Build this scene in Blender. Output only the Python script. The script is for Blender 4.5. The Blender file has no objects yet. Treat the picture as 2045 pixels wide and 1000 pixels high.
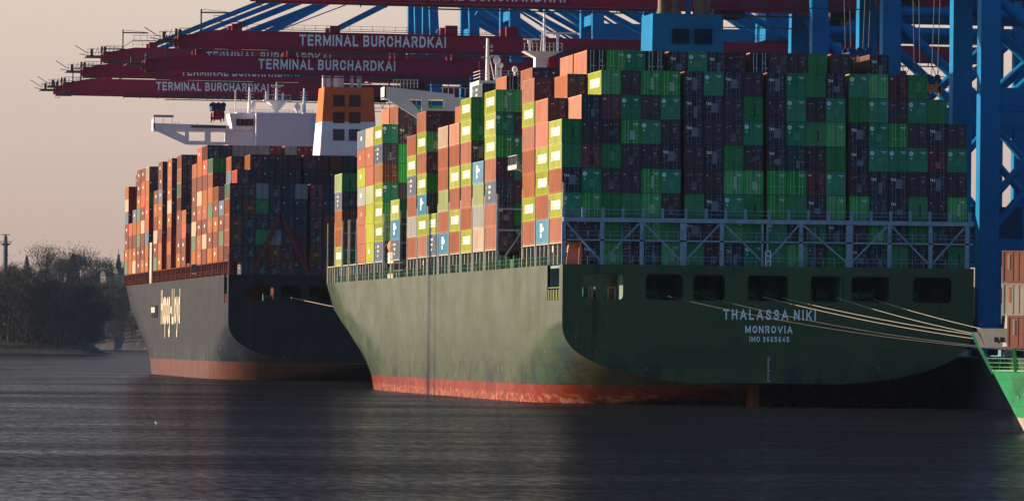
import bpy, math, random
from mathutils import Vector, Matrix
from mathutils.bvhtree import BVHTree
R = math.radians
random.seed(7)
scene = bpy.context.scene
COL = scene.collection

# ------------------------------------------------------------------ camera
F_PX = 12400.0            # focal length in pixels of the 2045 px wide photograph
CH = 7.7                  # eye height above the water
YAW = math.atan(1642.0 / F_PX)
ROLL = 0.010
HOR = 686.0
cd = bpy.data.cameras.new("camera")
cam = bpy.data.objects.new("camera", cd)
COL.objects.link(cam)
cd.sensor_width = 36.0
cd.lens = F_PX / 2045.0 * 36.0
cd.shift_y = (HOR - 500.0) / 2045.0
cd.clip_start = 5.0
cd.clip_end = 40000.0
cam.matrix_world = Matrix.Translation((0, 0, CH)) @ Matrix.Rotation(-YAW, 4, 'Z') @ Matrix.Rotation(R(90), 4, 'X') @ Matrix.Rotation(ROLL, 4, 'Z')
scene.camera = cam
cY, sY = math.cos(YAW), math.sin(YAW)

def depth(X, Y): return X * sY + Y * cY
def xpx(px, d): return (px + 619.5) * d * cY / F_PX          # quay-frame X seen at photo column px and depth d
def zpx(y, px, d): return CH + (HOR + ROLL * (px - 1022) - y) * d / F_PX
def ydep(d, X): return (d - X * sY) / cY

# ------------------------------------------------------------------ sky and sun
SUN_AZ, SUN_EL = R(17.0), R(13.0)                # low evening sun out over the river, a little ahead of the ships' beams
sun_dir = Vector((-math.cos(SUN_AZ) * math.cos(SUN_EL), math.sin(SUN_AZ) * math.cos(SUN_EL), math.sin(SUN_EL)))
sl = bpy.data.lights.new("sun", 'SUN')
sl.energy = 5.0
sl.angle = R(0.5)
sl.color = (1.0, 0.76, 0.52)
so = bpy.data.objects.new("sun", sl)
so.rotation_euler = (-sun_dir).to_track_quat('-Z', 'Y').to_euler()
so.location = (-200, 300, 300)
COL.objects.link(so)

w = bpy.data.worlds.new("World")
scene.world = w
w.use_nodes = True
nt = w.node_tree
nt.nodes.clear()
def N(t, **k):
    n = nt.nodes.new(t)
    for a, b in k.items(): setattr(n, a, b)
    return n
L = nt.links.new
sky = N('ShaderNodeTexSky')
sky.sky_type = 'NISHITA'
sky.sun_disc = False
sky.sun_elevation = SUN_EL
sky.sun_rotation = math.atan2(sun_dir.x, sun_dir.y)
sky.air_density, sky.dust_density, sky.ozone_density = 1.0, 1.5, 2.0
tc = N('ShaderNodeTexCoord')
sep = N('ShaderNodeSeparateXYZ')
L(tc.outputs['Generated'], sep.inputs[0])
band = N('ShaderNodeMapRange'); band.interpolation_type = 'SMOOTHSTEP'      # the evening haze bank low over the horizon
band.inputs['From Min'].default_value = 0.20; band.inputs['From Max'].default_value = 0.06
L(sep.outputs['Z'], band.inputs['Value'])
dot = N('ShaderNodeVectorMath', operation='DOT_PRODUCT')
dot.inputs[1].default_value = (-0.25, 0.968, 0.0)
L(tc.outputs['Generated'], dot.inputs[0])
side = N('ShaderNodeMapRange'); side.interpolation_type = 'SMOOTHSTEP'
side.inputs['From Min'].default_value = 0.35; side.inputs['From Max'].default_value = 0.9
L(dot.outputs['Value'], side.inputs['Value'])
mul = N('ShaderNodeMath', operation='MULTIPLY')
L(band.outputs[0], mul.inputs[0]); L(side.outputs[0], mul.inputs[1])
ramp = N('ShaderNodeValToRGB')
ramp.color_ramp.elements[0].position = 0.0; ramp.color_ramp.elements[0].color = (0.425, 0.297, 0.250, 1)
ramp.color_ramp.elements[1].position = 1.0; ramp.color_ramp.elements[1].color = (0.60, 0.495, 0.425, 1)
el = N('ShaderNodeMapRange')
el.inputs['From Min'].default_value = 0.0; el.inputs['From Max'].default_value = 0.055
L(sep.outputs['Z'], el.inputs['Value']); L(el.outputs[0], ramp.inputs[0])
tint = N('ShaderNodeMixRGB', blend_type='MULTIPLY'); tint.inputs[0].default_value = 1.0
tint.inputs[2].default_value = (0.74, 1.10, 1.42, 1)
L(sky.outputs[0], tint.inputs[1])
bg1 = N('ShaderNodeBackground'); bg1.inputs['Strength'].default_value = 0.064
bg2 = N('ShaderNodeBackground'); bg2.inputs['Strength'].default_value = 0.695
L(tint.outputs[0], bg1.inputs['Color']); L(ramp.outputs[0], bg2.inputs['Color'])
mx = N('ShaderNodeMixShader')
L(mul.outputs[0], mx.inputs[0]); L(bg1.outputs[0], mx.inputs[1]); L(bg2.outputs[0], mx.inputs[2])
out = N('ShaderNodeOutputWorld'); L(mx.outputs[0], out.inputs['Surface'])

vs = scene.view_settings
vs.view_transform = 'Standard'; vs.look = 'None'; vs.gamma = 1.0; vs.exposure = 0.82
try: vs.use_curve_mapping = False
except Exception: pass

# ------------------------------------------------------------------ materials
MATS = {}
def mat(name, col, rough=0.6, spec=0.3, metal=0.0, var=0.18, scale=0.6, stretch=(1, 1, 1), rand=0.0, dark=None, bump=0.0):
    """Painted surface: base colour broken up by two sizes of noise (dirt and fading), a little roughness change."""
    if name in MATS: return MATS[name]
    m = bpy.data.materials.new(name); m.use_nodes = True
    t = m.node_tree; b = t.nodes['Principled BSDF']
    b.inputs['Roughness'].default_value = rough
    b.inputs['Specular IOR Level'].default_value = spec
    b.inputs['Metallic'].default_value = metal
    tcn = t.nodes.new('ShaderNodeTexCoord')
    mp = t.nodes.new('ShaderNodeMapping'); mp.inputs['Scale'].default_value = stretch
    t.links.new(tcn.outputs['Object'], mp.inputs['Vector'])
    if rand:
        o2 = t.nodes.new('ShaderNodeObjectInfo'); mo = t.nodes.new('ShaderNodeVectorMath'); mo.operation = 'SCALE'; mo.inputs[0].default_value = (37, 61, 23)
        t.links.new(o2.outputs['Random'], mo.inputs['Scale']); t.links.new(mo.outputs[0], mp.inputs['Location'])
    n1 = t.nodes.new('ShaderNodeTexNoise'); n1.inputs['Scale'].default_value = scale; n1.inputs['Detail'].default_value = 6
    n1.inputs['Roughness'].default_value = 0.65
    t.links.new(mp.outputs[0], n1.inputs['Vector'])
    rp = t.nodes.new('ShaderNodeValToRGB')
    c = Vector(col)
    d = Vector(dark) if dark else c * (1 - 1.6 * var)
    rp.color_ramp.elements[0].position = 0.30; rp.color_ramp.elements[0].color = (*d, 1)
    rp.color_ramp.elements[1].position = 0.62; rp.color_ramp.elements[1].color = (*(c * (1 + 0.35 * var)), 1)
    t.links.new(n1.outputs['Fac'], rp.inputs[0])
    last = rp.outputs[0]
    if rand:
        oi = t.nodes.new('ShaderNodeObjectInfo')
        hs = t.nodes.new('ShaderNodeHueSaturation')
        mr = t.nodes.new('ShaderNodeMapRange')
        mr.inputs['To Min'].default_value = 1 - rand; mr.inputs['To Max'].default_value = 1 + rand
        t.links.new(oi.outputs['Random'], mr.inputs['Value'])
        t.links.new(mr.outputs[0], hs.inputs['Value'])
        mr2 = t.nodes.new('ShaderNodeMapRange')
        mr2.inputs['To Min'].default_value = 1.04; mr2.inputs['To Max'].default_value = 0.82
        t.links.new(oi.outputs['Random'], mr2.inputs['Value'])
        t.links.new(mr2.outputs[0], hs.inputs['Saturation'])
        t.links.new(last, hs.inputs['Color'])
        last = hs.outputs[0]
    t.links.new(last, b.inputs['Base Color'])
    if bump:
        bp = t.nodes.new('ShaderNodeBump'); bp.inputs['Strength'].default_value = bump; bp.inputs['Distance'].default_value = 0.05
        t.links.new(n1.outputs['Fac'], bp.inputs['Height']); t.links.new(bp.outputs[0], b.inputs['Normal'])
    MATS[name] = m
    return m

def hull_mat(name, paint, paint2, boot, boot2, zboot, streak, salt=True, rough=.38, spec=.5, f0=1.0):
    """Ship's side: plating seams, run-down streaks, scuffs above the boot-top, salt bands on the antifouling."""
    m = bpy.data.materials.new(name); m.use_nodes = True
    t = m.node_tree; b = t.nodes['Principled BSDF']
    b.inputs['Roughness'].default_value = rough; b.inputs['Specular Tint'].default_value = (f0, f0, f0, 1); b.inputs['Specular IOR Level'].default_value = spec
    A = t.nodes.new; K = t.links.new
    tcn = A('ShaderNodeTexCoord'); sp = A('ShaderNodeSeparateXYZ'); K(tcn.outputs['Object'], sp.inputs[0])
    def noise(scale, stretch, detail=5, rough=.6):
        mp = A('ShaderNodeMapping'); mp.inputs['Scale'].default_value = stretch; K(tcn.outputs['Object'], mp.inputs['Vector'])
        n = A('ShaderNodeTexNoise'); n.inputs['Scale'].default_value = scale; n.inputs['Detail'].default_value = detail; n.inputs['Roughness'].default_value = rough
        K(mp.outputs[0], n.inputs['Vector']); return n.outputs['Fac']
    def mr(v, a, b_, c=0., d=1., smooth=True):
        n = A('ShaderNodeMapRange'); n.interpolation_type = 'SMOOTHSTEP' if smooth else 'LINEAR'
        for i, x in zip(('From Min', 'From Max', 'To Min', 'To Max'), (a, b_, c, d)): n.inputs[i].default_value = x
        K(v, n.inputs['Value']); return n.outputs[0]
    def mix(f, a, b_):
        n = A('ShaderNodeMixRGB')
        if isinstance(f, float): n.inputs[0].default_value = f
        else: K(f, n.inputs[0])
        for i, x in ((1, a), (2, b_)):
            if isinstance(x, tuple): n.inputs[i].default_value = (*x, 1)
            else: K(x, n.inputs[i])
        return n.outputs[0]
    def mult(a, b_):
        n = A('ShaderNodeMath'); n.operation = 'MULTIPLY'
        K(a, n.inputs[0])
        if isinstance(b_, float): n.inputs[1].default_value = b_
        else: K(b_, n.inputs[1])
        return n.outputs[0]
    base = mix(mr(noise(.12, (1, 1, 1.6)), .35, .68), paint2, paint)
    st = mr(noise(.38, (1, 1, .05), 5, .62), .60, .72)                     # vertical runs
    base = mix(mult(st, .7), base, streak)
    st2 = mr(noise(.9, (1, 1, .04), 4, .6), .64, .72)
    base = mix(mult(st2, .45), base, tuple(min(1, c * 1.5) for c in paint))
    K(mr(noise(.10, (1, 1, 1.4), 5, .6), .35, .68, max(.08, rough - .06), rough + .08), b.inputs['Roughness'])
    # plating seams
    br = A('ShaderNodeTexBrick'); br.inputs['Scale'].default_value = 1.0
    br.inputs['Brick Width'].default_value = 11.0; br.inputs['Row Height'].default_value = 2.4; br.inputs['Mortar Size'].default_value = .035
    br.inputs['Color1'].default_value = (1, 1, 1, 1); br.inputs['Color2'].default_value = (.84, .84, .84, 1); br.inputs['Mortar'].default_value = (.62, .62, .62, 1)
    cb = A('ShaderNodeCombineXYZ'); ad = A('ShaderNodeMath'); K(sp.outputs['X'], ad.inputs[0]); K(sp.outputs['Y'], ad.inputs[1])
    K(ad.outputs[0], cb.inputs[0]); K(sp.outputs['Z'], cb.inputs[1]); K(cb.outputs[0], br.inputs['Vector'])
    mm = A('ShaderNodeMixRGB'); mm.blend_type = 'MULTIPLY'; mm.inputs[0].default_value = 1.0
    K(base, mm.inputs[1]); K(br.outputs['Color'], mm.inputs[2]); base = mm.outputs[0]
    # scuffed, rusty band just above the boot-top
    low = mr(sp.outputs['Z'], zboot + 6.5, zboot + .2)
    grime = mult(mr(noise(.28, (1, .6, .5), 9, .78), .46, .60), low)
    base = mix(mult(grime, .9), base, (.030, .030, .032))
    chips = mult(mr(noise(1.3, (1, 1, .4), 3, .5), .70, .73), low)
    base = mix(chips, base, (.45, .42, .36))
    # boot-top
    bt = mix(mr(noise(.5, (1, 1, .5), 7, .7), .35, .66), boot2, boot)
    bt = mix(mult(mr(noise(.8, (1, 1, .06), 6, .7), .56, .72), .6), bt, (.16, .05, .035))
    if salt:
        wb = mult(mr(sp.outputs['Z'], zboot * .55, zboot * .40), mr(noise(.6, (1, 1, 2.2), 6, .7), .46, .62))
        bt = mix(mult(wb, .75), bt, (.50, .21, .12))
    wob = A('ShaderNodeMath'); wob.operation = 'MULTIPLY_ADD'; K(noise(.5, (1, 1, 1)), wob.inputs[0]); wob.inputs[1].default_value = .25; K(sp.outputs['Z'], wob.inputs[2])
    f = mr(wob.outputs[0], zboot + .10, zboot + .16)
    K(mix(f, bt, base), b.inputs['Base Color'])
    bp = A('ShaderNodeBump'); bp.inputs['Strength'].default_value = .35; bp.inputs['Distance'].default_value = .12
    K(noise(.22, (1, 1, 1), 3), bp.inputs['Height']); K(bp.outputs[0], b.inputs['Normal'])
    MATS[name] = m
    return m

def V3(a): return Vector(a)

# ------------------------------------------------------------------ mesh builder and object helpers
class MB:
    def __init__(s): s.v = []; s.f = []; s.m = []
    def quad(s, *p, m=0):
        i = len(s.v); s.v += [tuple(q) for q in p]; s.f.append(tuple(range(i, i + len(p)))); s.m.append(m)
    def hexa(s, p, m=0):
        i = len(s.v); s.v += [tuple(q) for q in p]
        for f in ((3, 2, 1, 0), (4, 5, 6, 7), (0, 1, 5, 4), (1, 2, 6, 5), (2, 3, 7, 6), (3, 0, 4, 7)):
            s.f.append(tuple(i + k for k in f)); s.m.append(m)
    def box(s, x0, x1, y0, y1, z0, z1, m=0):
        s.hexa([(x0, y0, z0), (x1, y0, z0), (x1, y1, z0), (x0, y1, z0), (x0, y0, z1), (x1, y0, z1), (x1, y1, z1), (x0, y1, z1)], m)
    def beam(s, p, q, w, h=None, m=0):
        p, q = V3(p), V3(q); h = h or w; d = (q - p).normalized()
        up = V3((0, 0, 1)) if abs(d.z) < .95 else V3((0, 1, 0))
        a = d.cross(up).normalized() * w / 2; b = a.cross(d).normalized() * h / 2
        s.hexa([p - a - b, p + a - b, p + a + b, p - a + b, q - a - b, q + a - b, q + a + b, q - a + b], m)
    def tube(s, p, q, r, n=8, m=0, r2=None, cap=True):
        p, q = V3(p), V3(q); d = (q - p).normalized(); r2 = r if r2 is None else r2
        up = V3((0, 0, 1)) if abs(d.z) < .95 else V3((0, 1, 0))
        a = d.cross(up).normalized(); b = a.cross(d).normalized(); i = len(s.v)
        for k in range(n):
            t = 2 * math.pi * k / n; u = a * math.cos(t) + b * math.sin(t)
            s.v.append(tuple(p + u * r)); s.v.append(tuple(q + u * r2))
        for k in range(n):
            j = (k + 1) % n; s.f.append((i + 2 * k, i + 2 * k + 1, i + 2 * j + 1, i + 2 * j)); s.m.append(m)
        if cap:
            s.f.append(tuple(i + 2 * k for k in range(n))); s.m.append(m)
            s.f.append(tuple(i + 2 * k + 1 for k in reversed(range(n)))); s.m.append(m)
    def prism(s, pts, y0, y1, m=0, axis='y'):
        """Extrude an outline given in the XZ plane (axis y) or the YZ plane (axis x)."""
        mk = (lambda a, b, t: (a, t, b)) if axis == 'y' else (lambda a, b, t: (t, a, b))
        n = len(pts); i = len(s.v)
        s.v += [mk(a, b, y0) for a, b in pts] + [mk(a, b, y1) for a, b in pts]
        s.f.append(tuple(range(i, i + n))); s.m.append(m)
        s.f.append(tuple(reversed(range(i + n, i + 2 * n)))); s.m.append(m)
        for k in range(n):
            j = (k + 1) % n; s.f.append((i + j, i + k, i + n + k, i + n + j)); s.m.append(m)
    def sphere(s, c, r, n=10, m=0, sz=1.0):
        i = len(s.v); rows = n // 2
        for a in range(rows + 1):
            th = math.pi * a / rows
            for b in range(n):
                ph = 2 * math.pi * b / n
                s.v.append((c[0] + r * math.sin(th) * math.cos(ph), c[1] + r * math.sin(th) * math.sin(ph), c[2] + r * sz * math.cos(th)))
        for a in range(rows):
            for b in range(n):
                j = (b + 1) % n
                s.f.append((i + a * n + b, i + (a + 1) * n + b, i + (a + 1) * n + j, i + a * n + j)); s.m.append(m)
    def mesh(s, name, mats, smooth=False):
        me = bpy.data.meshes.new(name); me.from_pydata(s.v, [], s.f)
        for x in (mats if isinstance(mats, (list, tuple)) else [mats]): me.materials.append(x)
        me.polygons.foreach_set('material_index', s.m)
        if smooth: me.polygons.foreach_set('use_smooth', [True] * len(s.f))
        me.validate(); me.update()
        return me
    def build(s, name, mats, parent=None, loc=(0, 0, 0), smooth=False):
        return link(name, s.mesh(name, mats, smooth), parent, loc)

def link(name, me, parent=None, loc=(0, 0, 0)):
    o = bpy.data.objects.new(name, me); COL.objects.link(o); o.location = loc
    if parent is not None: o.parent = parent
    return o
def tag(o, label=None, cat=None, group=None, kind=None):
    for k, x in (('label', label), ('category', cat), ('group', group), ('kind', kind)):
        if x: o[k] = x
    return o
def empty(name, loc, rz=0.0):
    o = bpy.data.objects.new(name, None); COL.objects.link(o); o.location = loc; o.rotation_euler = (0, 0, rz)
    o.empty_display_size = 1.0
    return o
def children(o): return [c for c in COL.objects if c.parent == o]
def copy_tree(o, parent=None):
    c = o.copy(); COL.objects.link(c)
    if parent is not None: c.parent = parent
    for ch in children(o): copy_tree(ch, c)
    return c

# sign-writer's block letters: centre lines of the strokes, swept to a flat brush width
EL = [(.22, .72), (.38, .66), (.44, .50), (.44, .22), (.38, .06), (.22, 0), (.06, .06), (0, .22), (0, .50), (.06, .66), (.22, .72)]
OO = [(.30, 1), (.10, .91), (0, .66), (0, .34), (.10, .09), (.30, 0), (.50, .09), (.60, .34), (.60, .66), (.50, .91), (.30, 1)]
GLYPH = {
    'T': [[(0, 1), (.62, 1)], [(.31, 1), (.31, 0)]], 'E': [[(.52, 1), (0, 1), (0, 0), (.52, 0)], [(0, .51), (.47, .51)]],
    'R': [[(0, 0), (0, 1), (.36, 1), (.51, .93), (.55, .75), (.51, .57), (.36, .49), (0, .49)], [(.33, .49), (.57, 0)]],
    'M': [[(0, 0), (0, 1)], [(.04, .95), (.38, .12), (.72, .95)], [(.76, 1), (.76, 0)]], 'I': [[(0, 0), (0, 1)]], 'N': [[(0, 0), (0, 1)], [(.03, .95), (.57, .05)], [(.60, 0), (.60, 1)]],
    'A': [[(0, 0), (.35, 1), (.70, 0)], [(.13, .32), (.57, .32)]], 'L': [[(0, 1), (0, 0), (.48, 0)]],
    'B': [[(0, .51), (0, 1), (.34, 1), (.49, .93), (.52, .76), (.47, .58), (.34, .51), (0, .51)], [(.34, .51), (.52, .43), (.56, .26), (.51, .07), (.36, 0), (0, 0), (0, .45)]],
    'U': [[(0, 1), (0, .26), (.08, .06), (.28, 0), (.48, .06), (.56, .26), (.56, 1)]],
    'C': [[(.60, .70), (.51, .92), (.31, 1), (.10, .90), (0, .65), (0, .35), (.10, .10), (.31, 0), (.51, .08), (.60, .30)]],
    'H': [[(0, 0), (0, 1)], [(.56, 0), (.56, 1)], [(0, .51), (.56, .51)]], 'D': [[(0, 0), (0, 1), (.30, 1), (.51, .9), (.60, .65), (.60, .35), (.51, .1), (.30, 0), (0, 0)]],
    'K': [[(0, 0), (0, 1)], [(.56, 1), (.03, .38)], [(.19, .57), (.58, 0)]], 'S': [[(.52, .76), (.44, .95), (.27, 1), (.08, .94), (.02, .76), (.10, .60), (.44, .42), (.54, .25), (.46, .06), (.27, 0), (.08, .05), (0, .24)]],
    'O': [OO], 'V': [[(0, 1), (.33, 0), (.66, 1)]], 'G': [[(.58, .74), (.50, .93), (.30, 1), (.10, .90), (0, .65), (0, .35), (.10, .10), (.30, 0), (.50, .07), (.58, .20), (.58, .45), (.34, .45)]],
    'a': [EL, [(.46, .74), (.46, 0)]], 'p': [EL, [(-.01, .74), (-.01, -.30)]], 'g': [EL, [(.46, .74), (.46, -.14), (.36, -.28), (.10, -.28), (.02, -.18)]], 'o': [EL], 'd': [EL, [(.46, 1), (.46, 0)]], 'l': [[(0, 0), (0, 1)]],
    'y': [[(0, .72), (.22, .04)], [(.46, .72), (.17, -.28), (.02, -.28)]], '-': [[(0, .38), (.26, .38)]], 't': [[(.12, .95), (.12, .12), (.20, 0), (.32, 0)], [(0, .70), (.32, .70)]],
    'e': [[(.02, .38), (.42, .38), (.38, .62), (.22, .72), (.04, .62), (0, .36), (.06, .10), (.22, 0), (.42, .08)]], 'x': [[(0, .72), (.42, 0)], [(.42, .72), (0, 0)]],
    '9': [[(.46, .72), (.36, .97), (.14, .97), (.02, .74), (.14, .50), (.34, .50), (.46, .72), (.44, .30), (.30, 0), (.06, .06)]], '6': [[(.02, .28), (.12, .03), (.34, .03), (.46, .26), (.34, .50), (.14, .50), (.02, .28), (.04, .70), (.18, 1), (.42, .94)]],
    '5': [[(.46, 1), (.06, 1), (.02, .55), (.24, .64), (.44, .52), (.48, .3), (.4, .08), (.22, 0), (.02, .1)]], '4': [[(.36, 0), (.36, 1), (0, .3), (.52, .3)]]}
TXT = {}
def text_mesh(txt, cap, width, m, weight=.17, gap=.24):
    key = (txt, cap, width, m.name)
    if key in TXT: return TXT[key]
    mb = MB(); x = 0.0; th = weight / 2; layer = 0
    for ch in txt:
        if ch == ' ': x += .42; continue
        gl = GLYPH[ch]; w_ = max(px for st in gl for px, _ in st)
        for st in gl:
            layer = (layer + 1) % 3; zf = .012 + .004 * layer
            pts = [Vector((x + a, th + b * (1 - 2 * th) if 0 <= b <= 1 else b, 0)) for a, b in st]
            closed = (pts[0] - pts[-1]).length < 1e-6
            if closed: pts = pts[:-1]
            n = len(pts); L_, R_ = [], []
            for k in range(n):
                a = pts[k - 1] if (k or closed) else None; b = pts[(k + 1) % n] if (k < n - 1 or closed) else None; p = pts[k]
                d1 = (p - a).normalized() if a is not None else None; d2 = (b - p).normalized() if b is not None else None
                d1 = d1 or d2; d2 = d2 or d1
                n1, n2 = Vector((-d1.y, d1.x, 0)), Vector((-d2.y, d2.x, 0)); mt = n1 + n2
                mt = mt.normalized() * min(th / max(.35, mt.normalized().dot(n1)), th * 1.9) if mt.length > .05 else n1 * th
                e = Vector((0, 0, 0))
                if not closed and k == 0: e = -d1 * th * (1 if b.y == p.y else 1)
                if not closed and k == n - 1: e = d2 * th
                L_.append(p + mt + e); R_.append(p - mt + e)
            rng = range(n if closed else n - 1)
            for k in rng:
                q = (k + 1) % n; mb.quad(*[(v.x, v.y, zf) for v in (R_[k], R_[q], L_[q], L_[k])])
        x += w_ + weight + gap
    x0 = min(v[0] for v in mb.v); x1 = max(v[0] for v in mb.v)
    mb.v = [((vx - (x0 + x1) / 2) * width / (x1 - x0), (vy - .5) * cap, vz) for vx, vy, vz in mb.v]
    me = mb.mesh('lettering', m); TXT[key] = me
    return me
ROT_STERN = Matrix.Rotation(R(90), 4, 'X')                                   # faces -Y
ROT_PORT = Matrix(((0, 0, -1, 0), (-1, 0, 0, 0), (0, 1, 0, 0), (0, 0, 0, 1)))  # faces -X, reads towards the stern
def text(name, txt, cap, width, m, parent, loc, face='stern', **k):
    o = link(name, text_mesh(txt, cap, width, m, **k), parent)
    o.matrix_local = Matrix.Translation(loc) @ (ROT_STERN if face == 'stern' else ROT_PORT)
    return o

M = {}
M['white'] = mat('white_paint', (.84, .81, .79), .5, var=.10, scale=.25)
M['cream'] = mat('cream_steel', (.46, .41, .34), .55, var=.2, scale=1.2)
M['blue'] = mat('crane_blue', (.005, .17, .40), .5, .12, var=.14, scale=.18)
M['blue_dark'] = mat('faded_crane_blue', (.005, .05, .13), .55, .3, var=.2, scale=.2)
M['red'] = mat('crane_red', (.38, .026, .060), .5, .15, var=.16, scale=.2)
M['steel'] = mat('dark_steel', (.07, .065, .075), .6, .3, var=.25, scale=.8)
M['grey'] = mat('grey_steel', (.27, .33, .40), .55, .3, var=.2, scale=.8)
M['letter'] = mat('white_lettering', (.88, .86, .86), .6, .2, var=.06)
M['void'] = mat('dark_interior', (.012, .016, .018), .9, .1, var=.2)
M['orange'] = mat('orange_paint', (.72, .17, .045), .5, .3, var=.15, scale=.6)
M['yellowgreen'] = mat('yellow_green_paint', (.22, .24, .07), .5, .3, var=.12)
M['glass'] = mat('dark_glass', (.02, .03, .04), .08, .6, var=.1)
M['rust'] = mat('rust_red_steel', (.17, .040, .030), .65, .2, var=.25, scale=.9)
M['deck_green'] = mat('green_deck_paint', (.06, .16, .10), .7, .2, var=.25)
M['rope'] = mat('mooring_rope', (.40, .36, .30), .8, .1, var=.15, scale=2.0)

# ------------------------------------------------------------------ water
def water():
    m = bpy.data.materials.new('river_water'); m.use_nodes = True
    t = m.node_tree; t.nodes.clear(); A = t.nodes.new; K = t.links.new
    g = A('ShaderNodeNewGeometry')
    def noise(scale, stretch, detail, rough=.55, rot=0.0):
        mp = A('ShaderNodeMapping'); mp.inputs['Scale'].default_value = stretch; mp.inputs['Rotation'].default_value = (0, 0, rot)
        K(g.outputs['Position'], mp.inputs['Vector'])
        n = A('ShaderNodeTexNoise'); n.inputs['Scale'].default_value = scale; n.inputs['Detail'].default_value = detail; n.inputs['Roughness'].default_value = rough
        K(mp.outputs[0], n.inputs['Vector']); return n.outputs['Fac']
    def mr(v, a, b, c, d):
        n = A('ShaderNodeMapRange')
        for q, x in zip(('From Min', 'From Max', 'To Min', 'To Max'), (a, b, c, d)): n.inputs[q].default_value = x
        K(v, n.inputs['Value']); return n.outputs[0]
    def mul(a, b):
        n = A('ShaderNodeMath'); n.operation = 'MULTIPLY'; K(a, n.inputs[0]); K(b, n.inputs[1]); return n.outputs[0]
    lanes = noise(.022, (.5, 1, 1), 6, .62, .06)            # wind lanes lying across the view
    swell = noise(.10, (.6, 1, 1), 4, .6, .25)               # wave groups
    wavelets = noise(1.25, (1, .20, 1), 5, .72, .10)          # wavelets
    calm = mr(lanes, .36, .62, .125, .29)
    f = mul(mul(calm, mr(swell, .35, .65, .72, 1.22)), mr(wavelets, .36, .64, .35, 1.65))
    bp = A('ShaderNodeBump'); bp.inputs['Distance'].default_value = .22; bp.inputs['Strength'].default_value = .6
    K(noise(.5, (1, .5, 1), 5, .65, .3), bp.inputs['Height'])
    gl = A('ShaderNodeBsdfGlossy'); gl.inputs['Roughness'].default_value = .09; gl.inputs['Color'].default_value = (.82, .93, 1.12, 1); K(bp.outputs[0], gl.inputs['Normal'])
    df = A('ShaderNodeBsdfDiffuse'); df.inputs['Color'].default_value = (.011, .011, .013, 1)
    mx = A('ShaderNodeMixShader'); K(f, mx.inputs[0]); K(df.outputs[0], mx.inputs[1]); K(gl.outputs[0], mx.inputs[2])
    oo = A('ShaderNodeOutputMaterial'); K(mx.outputs[0], oo.inputs['Surface'])
    mb = MB()
    xs = [-3000, -600, -100, 0, 60, 120, 180, 300, 900, 6000]; ys = [-200, 150, 300, 450, 600, 800, 1000, 1500, 2500, 4600, 12000]
    for i in range(len(xs) - 1):
        for j in range(len(ys) - 1):
            mb.quad((xs[i], ys[j], 0), (xs[i + 1], ys[j], 0), (xs[i + 1], ys[j + 1], 0), (xs[i], ys[j + 1], 0))
    tag(mb.build('water', m), kind='structure')
water()

# ------------------------------------------------------------------ ships
AX, AY = xpx(1122, 790), 0.0
AY = ydep(790, AX)
BX = xpx(455, 1215); BY = ydep(1215, BX)
BEAM = 53.3
def sstep(a, b, x):
    t = min(1, max(0, (x - a) / (b - a))); return t * t * (3 - 2 * t)

def make_hull(root, mm, deck, zbot, zfull, slot, length=366.0, wl0=195.0, dk0=292.0, outm=None):
    """Shell plating from the transom's rounded counter through the parallel middle body to the flared bow."""
    half = BEAM / 2; ztop0 = 11.0
    def zk(s): return zbot - 14.0 * sstep(2, 55, s) - .05 * s
    def zc(s): return zfull - 16.0 * sstep(0, 85, s)
    def hb(s, z):
        k = zk(s); c = zc(s); t = min(1.0, max(0.0, (z - k) / (c - k)))
        b = half * (1 - (1 - t) ** 2.5) ** (1 / 2.5) if t > 0 else 0.0
        s0 = wl0 + (dk0 - wl0) * sstep(0, deck, z); e = length - 9 * (1 - sstep(0, deck, z))
        if s > s0:
            u = min(1.0, (s - s0) / (e - s0)); b *= max(0.0, 1 - u ** 1.9)
        return b
    st = [0, 1.5, 3, 6, 10, 14, 20, 27, 35, 45, 57, 70, 90, 120, 150, 180, 200] + [210 + 8 * i for i in range(20)] + [length]
    st = [s for s in st if s <= length]
    def levels(s):
        k = zk(s); a = [k + (ztop0 - k) * (i / 16.0) for i in range(17)]
        return a + [slot[2], deck]
    mb = MB(); nl = 19
    for sg in (-1, 1):
        base = len(mb.v)
        for s in st:
            for z in levels(s): mb.v.append((half + sg * hb(s, z), s, z))
        for i in range(len(st) - 1):
            for j in range(nl - 1):
                if sg < 0 and slot[0] <= st[i] and st[i + 1] <= slot[1] and j == nl - 2: continue
                a = base + i * nl + j; q = (a, a + 1, a + nl + 1, a + nl)
                mb.f.append(q if sg < 0 else q[::-1]); mb.m.append(0)
    hull = mb.build('hull', mm, root, smooth=True)
    try: hull.data.set_sharp_from_angle(angle=R(35))
    except Exception: pass
    dk = MB()
    for i in range(len(st) - 1):
        a, b = hb(st[i], deck), hb(st[i + 1], deck)
        dk.quad((half - a, st[i], deck - .02), (half + a, st[i], deck - .02), (half + b, st[i + 1], deck - .02), (half - b, st[i + 1], deck - .02))
    return hull, dk, hb

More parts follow.
